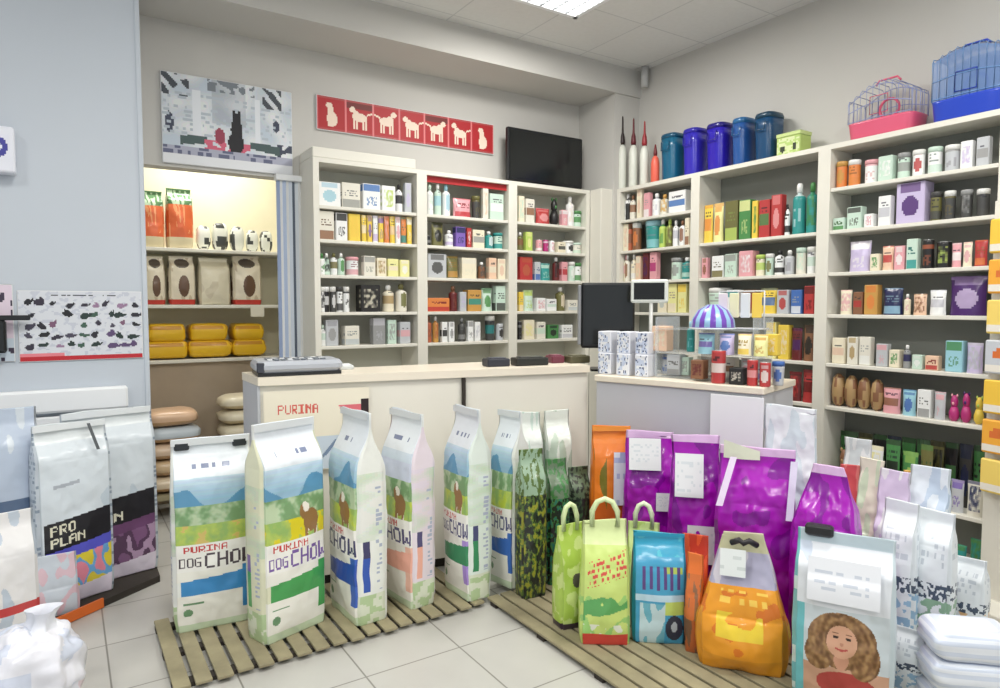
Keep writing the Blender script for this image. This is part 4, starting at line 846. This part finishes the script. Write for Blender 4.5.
# ================================================================ DOG FOOD BAGS (left pallet)
SKY = (150, 190, 214)
def chow(band, seed, name_c=(62, 52, 84), word='DOG CHOW', dog=True, u0=.06, u1=.98, side=(236, 238, 232), skyc=SKY, mount=True, topw=(226, 232, 238), band2=None, flower=(190, 206, 70)):
    def P(f, u, v):
        if f in 'rl':
            if v > .93: return (232, 234, 232)
            if v < .14: return (222, 228, 206) if nz(u, v * 5, 4, seed) > 0 else (186, 208, 160)
            if .16 < v < .40 and .2 < u < .45: return band if v < .32 else name_c
            if .16 < v < .66 and .55 < u < .8 and tex(u * .3, v * 3, 12, .35, seed): return (176, 184, 204)
            if .40 < v < .72: return mix(side, (200, 218, 190), nz(u * .5, v * 6, 3, seed + 2) + .3)
            return side
        if f == 'b': return side
        if word == 'DOG CHOW' and (txt('DOG', u, v, u0, u0 + .27, .338, .392) or txt('CHOW', u, v, u0 + .31, u1, .332, .408)): return name_c
        if word != 'DOG CHOW' and txt(word, u, v, u0, u1, .332, .408): return name_c
        if txt('PURINA', u, v, .12, .66, .416, .450): return (200, 60, 60)
        if v < .32:
            if .19 < v < .265 + .03 * u: return band if u > .08 else side
            if u > .84 and v > .09: return band2 or band
            if ell(u, v, .16, .10, .06, .02) or (.1 < u < .35 and .145 < v < .155): return (110, 150, 110)
            if v < .04: return (206, 222, 190)
            return (240, 238, 228)
        if v < .46: return (242, 240, 234)
        if v < .66:
            k = nz(u, v * 2, 6, seed) + .35 * nz(u * 3, v * 8, 7, seed)
            if dog and (ell(u, v, .72, .53, .13, .055) or ell(u, v, .62, .58, .09, .04) or (abs(u - .64) < .03 and .46 < v < .53) or (abs(u - .80) < .03 and .46 < v < .53)): return (150, 112, 70) if nz(u, v, 9, 2) > -.2 else (240, 232, 220)
            if v < .56: return mix((206, 214, 96), (150, 186, 104), k + .5) if k > -.25 else flower
            return mix((120, 160, 110), (186, 206, 170), k * 2 + .5)
        if v < .80:
            m_ = .70 + .05 * math.sin(u * 7 + seed) + .03 * nz(u, 0, 5, seed)
            if mount and v < m_: return (94, 150, 186)
            return mix(skyc, (206, 222, 234), (v - .68) * 7)
        if .84 < v < .87 and .25 < u < .75 and tex(u, v, 10, .4, seed): return (120, 130, 160)
        return topw
    return P
g_ = 'dog food bags standing on the left pallet'
SMC = (210, 214, 216)
def clip(t, w_, h, x, lab='black'):
    MB().box(x - .03, x + .03, -.016, .016, h - .05, h - .015, (34, 40, 44), bev=.005).build('clip', 'plastic', t)
t, w_, h = sack(171, 247, 634, 440, .13, chow((60, 140, 200), 1, (74, 62, 70), dog=False, flower=(214, 190, 110)), 'tall dog food bag with light blue band, leftmost of the row', group=g_, yaw=4, seamc=SMC)
clip(t, w_, h, -w_ * .36); clip(t, w_, h, w_ * .36)
def sk3(L, Cn, yt, dep, P, lab, **k):   # bag seen corner-on: front runs from L to Cn on the floor
    a = at(L[0], L[1], 'Z', .03); b = at(Cn[0], Cn[1], 'Z', .03); e = (b - a); wd = e.length; e.normalize(); n = Vector((-e.y, e.x, 0)); c = (a + b) / 2 + n * dep / 2
    rz = math.atan2(e.y, e.x); vf = (b).dot(_f.xy.to_3d().normalized()) if False else (b.x * math.sin(YAW) + b.y * math.cos(YAW))
    h = CH - .03 + (306 - yt) * vf / CF
    t = empty('pet_food_bag', (c.x, c.y, .03), rz); tag(t, lab, 'bag', g_)
    bagmesh(wd, dep, h, P, int(L[0]), **k).build('bag_body', 'foil', t)
    MB().grid(lambda u, v: (-wd / 2 * .98 + u * wd * .96, -.0135, h * .965 + v * h * .034), 12, 3, lambda u, v: SMC).build('top_seam', 'paint', t)
sk3((266, 647), (327, 620), 418, .15, chow((70, 160, 84), 2, (120, 90, 160), side=(226, 226, 196), flower=(226, 210, 40)), 'tall dog food bag with green band, nearest the front in the row', gable=.8)
sk3((330, 604), (357, 628), 416, .155, chow((44, 84, 176), 3, (60, 60, 100), word='CHOW', band2=(60, 100, 190)), 'tall dog food bag with dark blue panel, white side facing forward, third', gable=.72)
sk3((381, 592), (412, 611), 416, .14, chow((240, 176, 156), 4, (84, 78, 120), word='CHOW', side=(232, 220, 228), mount=False, skyc=(206, 210, 228), band2=(240, 190, 170)), 'tall dog food bag with peach panel and pinkish side, fourth in the row', gable=.74)
sk3((444, 586), (468, 603), 412, .14, chow((60, 140, 96), 5, (74, 74, 120), word='DOG CHOW', side=(226, 236, 228), band2=(170, 140, 214)), 'tall dog food bag with green and violet panel, fifth in the row', gable=.74)
sk3((490, 580), (512, 590), 414, .13, chow((60, 110, 190), 6, (90, 90, 130), word='CHOW', dog=False), 'tall dog food bag with blue panel, rightmost, beside dark green bags', gable=.74)
# white plain-topped bags behind, against the counter
gb = 'pale bags standing behind against the counter'
sack(520, 545, 565, 414, .12, plain((224, 230, 224), (196, 214, 204), 5, 3), 'pale mint topped bag behind the dark green bags, left one', group=gb, yaw=20)
sack(547, 574, 560, 412, .12, plain((226, 232, 224), (190, 206, 190), 5, 5), 'pale mint topped bag behind the dark green bags, right one', group=gb, yaw=20)

# ================================================================ RIGHT PALLET
def camo(cols, seed):
    def P(f, u, v):
        k = nz(u * 1.6, v * 5, 5, seed) + .4 * nz(u * 3, v * 9, 6, seed + 2); j = nz(u * 2, v * 4, 5, seed + 9)
        if v > .70: return cols[3] if k > -.1 else cols[1]
        if k > .22: return cols[0]
        if k > -.05: return cols[1]
        return cols[2] if j > 0 else (30, 32, 28)
    return P
gd = 'dark green bags in the corner of the right pallet'
sack(522, 549, 604, 452, .10, camo([(150, 150, 50), (86, 110, 50), (40, 50, 40), (150, 176, 150)], 1), 'dark green and olive bag with yellow base, left of three', group=gd, yaw=25)
sack(549, 572, 590, 462, .10, camo([(40, 120, 110), (70, 130, 70), (34, 40, 40), (110, 130, 104)], 4), 'dark green and teal bag, middle of three by pallet corner', group=gd, yaw=25)
sack(572, 594, 574, 470, .10, camo([(60, 90, 60), (46, 54, 46), (30, 30, 36), (96, 116, 90)], 7), 'blackish green bag, right of three, behind the lime bags', group=gd, yaw=25)
def handles(t, w_, h, c=(214, 230, 176)):
    hw = min(.07, w_ * .26); MB().tube([(-hw, 0, h - .03), (-hw, 0, h + .035), (-hw * .6, 0, h + .075), (0, 0, h + .088), (hw * .6, 0, h + .075), (hw, 0, h + .035), (hw, 0, h - .03)], .012, c).build('handle', 'foil', t)
def limeb(seed, diag=True):
    def P(f, u, v):
        if f == 'f':
            if v < .10: return (214, 70, 60)
            q = v - u * .12
            if diag and .46 < q < .66 and .1 < u < .95 and tex(u, q * 1.6, 11, .45, seed): return (214, 84, 70)
            if .2 < q < .36 and nz(u, v * 2, 5, seed) > .05: return (96, 170, 96)
            if .1 < v < .18 and nz(u, v * 2, 6, seed + 2) > .1: return (232, 236, 220)
        if v < .42 and nz(u, v * 2, 4, seed + 1) > .2: return (160, 210, 120)
        return (206, 226, 128) if v < .8 else (222, 236, 170)
    return P
gl = 'lime green carrier bags with loop handles'
def limep(f, u, v):
    if f == 'f' and ell(u, v, .55, .48, .2, .07): return (90, 84, 80)
    if v < .06: return (60, 44, 60)
    return (176, 206, 88) if nz(u, v * 2, 4, 3) > -.1 else (206, 224, 140)
t, w_, h = sack(562, 592, 636, 530, .10, limep, 'lime green bag with loop handle, leftmost, partly behind its neighbour', group=gl, yaw=30, gable=.6); handles(t, w_, h)
t, w_, h = sack(583, 633, 654, 527, .12, limeb(5), 'lime green bag with red slanted lettering and loop handle, front one', group=gl, yaw=6, gable=.62, taper=.10); handles(t, w_, h)
t, w_, h = sack(630, 662, 615, 528, .10, plain((206, 226, 150), (186, 212, 116), 4, 7), 'pale lime bag with loop handle behind the teal bag', group=gl, yaw=0, gable=.6); handles(t, w_, h, (224, 234, 200))
def tealb(f, u, v):
    if f != 'f': return (40, 150, 186)
    if v > .80: return (46, 160, 196) if nz(u, v, 5, 1) > -.3 else (80, 186, 206)
    if .48 < v < .72 and .12 < u < .92:
        for k in range(6):
            if abs(u - .2 - k * .13) < .03 and v > .5 + .02 * (k % 2): return (92, 66, 130)
        if v > .66 and u > .6: return (180, 206, 96)
    if .40 < v < .46: return (190, 220, 236)
    if ell(u, v, .78, .16, .17, .12): return (50, 56, 76) if not ell(u, v, .78, .17, .06, .05) else (190, 200, 210)
    if .12 < u < .6 and v < .38: return (196, 220, 226) if nz(u, v, 5, 6) > -.1 else (110, 180, 200)
    if u > .6 and .28 < v < .4: return (196, 216, 110)
    return (70, 160, 200)
sack(637, 690, 652, 540, .11, tealb, 'bright teal blue cat food bag between lime and orange bags', name='cat_food_bag', yaw=8, seamc=(40, 150, 186), gable=.7)
def orb(f, u, v):
    if v > .8: return (232, 120, 50)
    if v < .35: return (120, 84, 60) if nz(u, v, 5, 2) > 0 else (180, 96, 50)
    return (214, 116, 56) if nz(u, v, 4, 2) > -.1 else (150, 110, 80)
sack(690, 706, 662, 560, .06, orb, 'crumpled orange and brown bag squeezed beside the teal bag', name='treat_bag', yaw=-10, gable=.6)
def oryel(f, u, v):
    if v > .86: return (200, 196, 160)
    if v > .62: return (176, 172, 196) if nz(u, v, 5, 2) > -.15 else (206, 200, 210)
    if .50 < v < .60 and .2 < u < .85 and tex(u, v, 8, .6, 1): return (250, 206, 90)
    if .26 < v < .44 and .2 < u < .75 and nz(u, v * 2, 4, 8) > -.1: return (240, 208, 60)
    if v < .12: return (226, 150, 40)
    return (238, 158, 40) if nz(u, v * 2, 4, 3) > -.25 else (222, 120, 36)
t, w_, h = sack(706, 790, 682, 543, .17, oryel, 'orange and yellow bag with grey gathered neck and white tag', name='treat_bag', yaw=0, gable=.40, seam=.95, pinch=.52, bul=.045, wr=.010)
MB().grid(lambda u, v: (-.085 + .095 * u, -.058 - .012 * (1 - v), h * .70 + .105 * v), 6, 8, lambda u, v: (236, 240, 240) if not (.25 < v < .8 and tex(u, v, 5, .35, 2)) else (216, 222, 222)).build('paper_tag', 'paint', t)
MB().tube([(-.045, -.03, h * .93), (-.015, -.045, h * .965), (0, -.04, h * .94), (.02, -.05, h * .97), (.05, -.03, h * .93)], .012, (34, 30, 36)).build('bow', 'plastic', t)
sack(686, 712, 648, 540, .06, plain((226, 92, 50), (196, 60, 40), 4, 2), 'red orange bag behind the orange and yellow bag', name='treat_bag', yaw=0, gable=.6)
# orange bag with white label
def orl(f, u, v):
    if v > .88: return (236, 132, 44)
    if u < .35 and nz(u, v, 4, 1) > .1: return (120, 110, 40)
    return (232, 124, 34) if v > .5 else (206, 96, 34)
t, w_, h = sack(594, 634, 552, 428, .10, orl, 'orange bag with white paper label between dark green and purple bags', name='litter_bag', yaw=10, seamc=(240, 150, 60), d=3.5)
MB().grid(lambda u, v: (0 + w_ * .46 * u, -.086, h * .48 + h * .36 * v), 6, 10, lambda u, v: (226, 228, 240) if not tex(u, v, 5, .2, 5) else (180, 186, 220)).build('paper_label', 'paint', t)
# purple bags
PUR = [(164, 10, 176), (128, 6, 146), (176, 30, 186)]
def purple(seed, top=(226, 190, 230)):
    def P(f, u, v):
        if v > .955: return top
        k = nz(u * 1.2, v * 2.4, 3, seed)
        return PUR[0] if k > -.15 else PUR[1]
    return P
gp = 'glossy purple litter bags on the right pallet'
def pbag(x0, x1, d, yt, dep, yaw, lab, labels, seed, **k):
    t, w_, h = sack(x0, x1, 306 + (CH - .03) * CF / d, yt, dep, purple(seed), lab, group=gp, name='litter_bag', yaw=yaw, m='gloss', d=d, bul=.03, wr=.016, gable=.70, **k)
    for (a, b, c_, e_) in labels:
        y0 = -(dep / 2 + .034)
        MB().grid(lambda u, v: (-w_ / 2 + w_ * (a + (b - a) * u), y0 + (.0 if c_ + (e_ - c_) * v < .68 else (c_ + (e_ - c_) * v - .68) * dep * 1.6) , h * (c_ + (e_ - c_) * v)), 14, 16, lambda u, v: (228, 230, 232) if not (.15 < v < .85 and .1 < u < .9 and tex(u, v, 7, .25, seed)) else (210, 216, 220)).build('paper_label', 'paint', t)
    return t, w_, h
pbag(628, 676, 3.36, 434, .13, 4, 'purple bag with white label at top left, leftmost of the four', [(.06, .72, .76, .96), (.62, .95, .50, .62)], 1)
pbag(674, 722, 3.08, 438, .13, 2, 'purple bag with tilted white label, second from left', [(.08, .66, .66, .90), (.35, .95, .28, .50)], 2)
t, w_, h = pbag(722, 796, 2.84, 452, .16, -2, 'widest glossy purple bag with white topped fold, third from left', [], 3)
MB().grid(lambda u, v: (-w_ / 2 + .02 + w_ * .48 * u, -.022 - .01 * math.sin(PI * u), h * .935 + h * .10 * v * (1 - .5 * u)), 12, 5, lambda u, v: (224, 226, 206)).build('folded_top', 'foil', t)
MB().grid(lambda u, v: (-w_ / 2 + .0 + .028 * u + .05 * v, -.135 + .085 * v, h * .70 + h * .25 * v), 3, 10, lambda u, v: (222, 206, 230)).build('edge_strip', 'foil', t)
MB().grid(lambda u, v: (w_ / 2 - .035 + .028 * u + .015 * v, -.135 + .085 * v, h * .66 + h * .29 * v), 3, 10, lambda u, v: (214, 206, 230)).build('edge_strip', 'foil', t)
pbag(797, 858, 2.60, 470, .14, -14, 'purple bag with sloping top, rightmost, behind the portrait bag', [], 4, pinch=.5)
# white carrier bag on the purple bags side / at counter end
sack(766, 816, 306 + CH * CF / 3.16, 408, .10, plain((232, 236, 240), (212, 224, 230), 5, 4), 'white crumpled plastic sack standing behind the purple bags at counter end', name='plastic_bag', cat='bag', yaw=-8, zb=.0, d=3.16, wr=.022, gable=.5)
# portrait bag
def portrait(f, u, v):
    if f == 'l': return (120, 190, 196) if nz(u, v * 3, 4, 1) > -.2 else (214, 232, 230)
    if f != 'f': return (206, 220, 226)
    if v > .93: return (190, 206, 214)
    if v > .60: return (226, 230, 236) if nz(u, v, 4, 2) > -.3 else (196, 206, 222)
    if u < .12: return (110, 190, 196)
    a, b = .50, .42       # face centre
    if ell(u, v, a, b - .005, .155, .095):
        if ell(u, v, a - .065, b + .018, .028, .009) or ell(u, v, a + .065, b + .018, .028, .009): return (52, 34, 30)
        if abs(v - (b + .044 - 1.2 * (abs(u - a) - .065) ** 2)) < .003 and .035 < abs(u - a) < .1: return (120, 80, 56)
        if abs(v - (b - .052 + 2.4 * (u - a) ** 2)) < .006 and abs(u - a) < .062: return (190, 84, 80)
        if ell(u, v, a, b - .018, .02, .010): return (196, 140, 116)
        return (218, 168, 140)
    if ell(u, v, a, b - .11, .07, .06): return (206, 152, 126)
    if ell(u, v, a, b + .0, .34, .165) or ell(u, v, a - .22, b - .09, .15, .10) or ell(u, v, a + .22, b - .09, .16, .12):
        q = math.hypot(u - a, (v - b) * 1.6); k = math.sin(70 * q + 5 * nz(u, v, 9, 4)) * .5 + nz(u * 4, v * 6, 7, 5); return mix((112, 78, 52), (184, 146, 102), k * .6 + .45)
    if v < .26: return (176, 70, 66) if ell(u, v, .55, .16, .3, .08) else (204, 160, 134)
    return (206, 216, 222)
t, w_, h = sack(805, 897, 306 + (CH - .03) * CF / 2.28, 544, .15, portrait, 'pale blue bag printed with portrait of curly haired woman, white label', name='litter_bag', yaw=-2, d=2.28, wr=.008, gable=.80, nu=110, nv=200)
MB().grid(lambda u, v: (-w_ * .36 + w_ * .72 * u, -.105 + (.03 * v if v > .5 else .015 * 0 + .015 * v * 2 * v), h * .64 + h * .24 * v), 20, 14, lambda u, v: (238, 240, 246) if not (.25 < v < .85 and .1 < u < .85 and abs((v * 5) % 1 - .5) < .2 and tex(u, v * 4, 6, .5, 1)) else (206, 212, 224)).build('paper_label', 'paint', t)
MB().box(-w_ * .42, -w_ * .12, -.02, .02, h - .02, h + .02, (30, 30, 34), bev=.008).build('clip', 'plastic', t)
# white and blue bags to the right of it
def wb(seed, mid=(150, 186, 214)):
    def P(f, u, v):
        if .45 < v < .55 and nz(u * 1.5, v * 5, 8, seed) > .0: return (70, 84, 104)
        if v < .45 and nz(u, v * 4, 5, seed + 2) > .05: return mid
        if .66 < v < .86 and .15 < u < .85 and tex(u, v * 2, 7, .2, seed): return (196, 204, 212)
        return (228, 234, 238)
    return P
gw = 'white and blue bags at the right end of the pallet'
sack(888, 920, 306 + (CH - .03) * CF / 2.62, 506, .11, wb(1), 'white and blue bag directly right of the portrait bag', group=gw, name='litter_bag', d=2.62, yaw=-15)
sack(922, 956, 306 + (CH - .03) * CF / 2.58, 516, .11, wb(4, (140, 176, 150)), 'white bag with green grey print, second right of the portrait', group=gw, name='litter_bag', d=2.58, yaw=-15)
sack(955, 990, 306 + (CH - .03) * CF / 2.7, 565, .11, wb(9, (220, 180, 130)), 'white bag with beige lower print at far right end', group=gw, name='litter_bag', d=2.7, yaw=-15)
sack(902, 934, 306 + (CH - .03) * CF / 2.36, 640, .08, wb(12), 'low white bag in front, foot of the portrait bag', group=gw, name='litter_bag', d=2.36, yaw=-10)
# taller pouches behind them, in front of the cabinet
gq = 'pale pouches heaped in front of the nearest right cabinet'
def heap(x0, x1, yt, d, zb, c1, c2, lab, **k): return sack(x0, x1, 0, yt, .10, plain(c1, c2, 4, int(x0)), lab, group=gq, name='cat_litter_pouch', d=d, zb=zb, yaw=-15, wr=.02, gable=.55, **k)
heap(842, 862, 468, 3.02, .03, (214, 90, 90), (226, 130, 120), 'red topped pouch beside the purple bag, leftmost of heap')
heap(846, 872, 441, 3.32, .0, (232, 234, 236), (210, 216, 220), 'white crumpled pouch at the back of the heap, above red topped pouch')
heap(862, 884, 462, 2.95, .03, (232, 226, 206), (206, 220, 190), 'cream tall pouch right of the red topped one')
heap(882, 910, 474, 2.85, .03, (222, 206, 232), (236, 234, 238), 'lilac white tall pouch in the middle of the heap')
heap(906, 918, 474, 3.0, .03, (222, 170, 80), (206, 150, 60), 'narrow amber pouch between the two white ones')
heap(914, 950, 470, 2.80, .03, (226, 234, 242), (196, 212, 230), 'large bluish white pouch at right of heap')
# film wrapped white packs at the lower right
for k, zb in enumerate((0, .135, .27)):
    zb = .031 + k * .108; c = pd(1000, 2.2); o = soft('wrapped_pack', 'foil', c.x + .006 * k, c.y + .06, zb + .054, .135, .09, .0545, lambda u, v: (234, 238, 246) if abs((v * 6) % 1 - .5) > .14 else (212, 220, 236), e=.28, n=40, nv=24, rz=-.75, seed=k)
    tag(o, 'white film wrapped pack at lower right corner, %s of three' % ['lowest', 'middle', 'topmost'][k], 'pack', 'white wrapped packs at the lower right')
# hanging display at the right edge
c = Vector((3.66, 1.27, 0))
t = empty('clip_strip_stand', (c.x, c.y, 0), -PI / 2 - .2); tag(t, 'white floor stand with hanging yellow packs at the right edge', 'stand')
MB().box(-.16, .16, .05, .07, 0, 1.95, (226, 222, 210)).build('back_board', 'cab', t); MB().box(-.18, .18, -.12, .12, 0, .03, bev=.004).build('base', 'cab', t)
for k in range(7):
    for i in range(2):
        zc = 1.86 - k * .19; cc = ((240, 196, 70), (238, 170, 60), (240, 210, 110), (196, 200, 206))[(k + i) % 4]
        pk = MB(); pk.box(-.15 + i * .155, -.01 + i * .155, .0, .03, zc - .16, zc, cc, bev=.006); pk.grid(lambda u, v: (-.145 + i * .155 + .13 * u, -.0008, zc - .15 + .13 * v), 8, 8, lambda u, v: (232, 226, 214) if v < .3 else ((214, 110, 50) if ell(u, v, .5, .65, .3, .2) and k % 2 else cc), False)
        pk.build('hanging_pack', 'paint', t)

# ================================================================ LEFT BAGS
def pro(seed, mid, low):
    def P(f, u, v):
        if f in 'rl': return (206, 214, 222) if not tex(u, v * 3, 10, .2, seed) else (150, 164, 180)
        if f == 'b': return (220, 224, 228)
        q = v - .05 * u
        if .30 < q < .46 and u > .06:
            if txt('PRO', u, q, .14, .46, .385, .44) or txt('PLAN', u, q, .14, .58, .32, .37): return (226, 222, 200)
            return (30, 28, 34)
        if .24 < q <= .30: return mid
        if .06 < q <= .24:
            k = nz(u * 2, v * 3, 4, seed); return low[0] if k > .15 else (low[1] if k > -.12 else low[2])
        if q <= .06: return (226, 216, 230)
        if v > .9: return (222, 228, 230)
        if .6 < q < .66 and .2 < u < .6 and tex(u, q, 6, .3, seed): return (170, 176, 184)
        return (214, 222, 228) if nz(u, v, 4, seed) > -.3 else (196, 208, 218)
    return P
gs = 'silver dog food bags by the left wall'
t, w_, h = sack(66, 150, 584, 411, .10, pro(2, (110, 70, 110), [(130, 90, 130), (90, 60, 90), (180, 150, 180)]), 'silver dog food bag with black label and purple panel, right one', group=gs, yaw=18, zb=.037, seamc=(226, 230, 232), gable=.8)
t, w_, h = sack(36, 104, 606, 424, .10, pro(5, (90, 90, 200), [(226, 206, 60), (110, 170, 220), (232, 140, 160)]), 'silver dog food bag with black label and rainbow panel, front one', group=gs, yaw=20, zb=.037, seamc=(226, 230, 232), gable=.8)
MB().grid(lambda u, v: (w_ * .18 + .015 * u + .03 * (1 - v), -.045 - .03 * (1 - v), h * .84 + h * .15 * v), 3, 6, lambda u, v: (84, 88, 92)).build('closure_strip', 'plastic', t)
def bluegrey(f, u, v):
    if v < .38: return (90, 150, 206) if nz(u, v, 4, 3) > -.1 else (40, 60, 90)
    if .50 < v < .56: return (90, 110, 140)
    return (184, 196, 214) if nz(u, v, 5, 2) > -.2 else (206, 214, 222)
sack(-22, 34, 606, 410, .14, bluegrey, 'blue grey bag with bright blue base at the left edge', group=gs, yaw=16, zb=.037, gable=.8, clip=None) if False else sack(-24, 32, 618, 410, .10, bluegrey, 'blue grey bag with bright blue base at the left edge', group=gs, yaw=16, zb=.037, gable=.8)
def wred(f, u, v):
    if .3 < v < .36: return (200, 70, 70)
    return (228, 226, 226) if nz(u, v, 5, 2) > -.2 else (190, 200, 212)
sack(-45, 22, 668, 520, .10, wred, 'white bag with thin red line low at the left edge', name='pet_food_bag', yaw=10, zb=.005, gable=.7)
sack(30, 66, 628, 560, .05, plain((214, 222, 232), (232, 200, 210), 4, 6), 'small pale packet slumped in front of the rainbow panel bag', name='treat_bag', yaw=10, zb=.005, gable=.5)
# clear carrier bag in the foreground
def carrier(u, v):
    k = nz(u * 3, v * 2, 3, 1)
    if v < .45 and k > -.05: return mix((222, 150, 160), (230, 224, 230), v * 2)
    return (226, 226, 234) if k > -.2 else (204, 210, 226)
c = pd(22, 2.3)
o = soft('carrier_bag', 'foil', c.x - .03, c.y, .16, .17, .15, .165, carrier, e=.8, n=72, nv=40, seed=5)
for v_ in o.data.vertices:
    q = v_.co; k = .75 + .25 * min(1, abs(.1 - q.z) * 6); v_.co = q * (1 + .16 * noise.noise(q * 13) + .10 * noise.noise(q * 34) * k)
    v_.co.z = max(v_.co.z, -.159)
tag(o, 'white translucent carrier bag with pink contents in the lower left foreground', 'bag')
g = MB(); g.grid(lambda u, v: (.03 + (.09 - .16 * v + .12 * v * v) * math.cos(2 * PI * u) * (1 + .3 * math.sin(6 * PI * u)) + .03 * v, (.08 - .13 * v + .10 * v * v) * math.sin(2 * PI * u), .12 + .10 * v), 40, 10, lambda u, v: (230, 232, 240)); g.build('gathered_neck', 'foil', o)
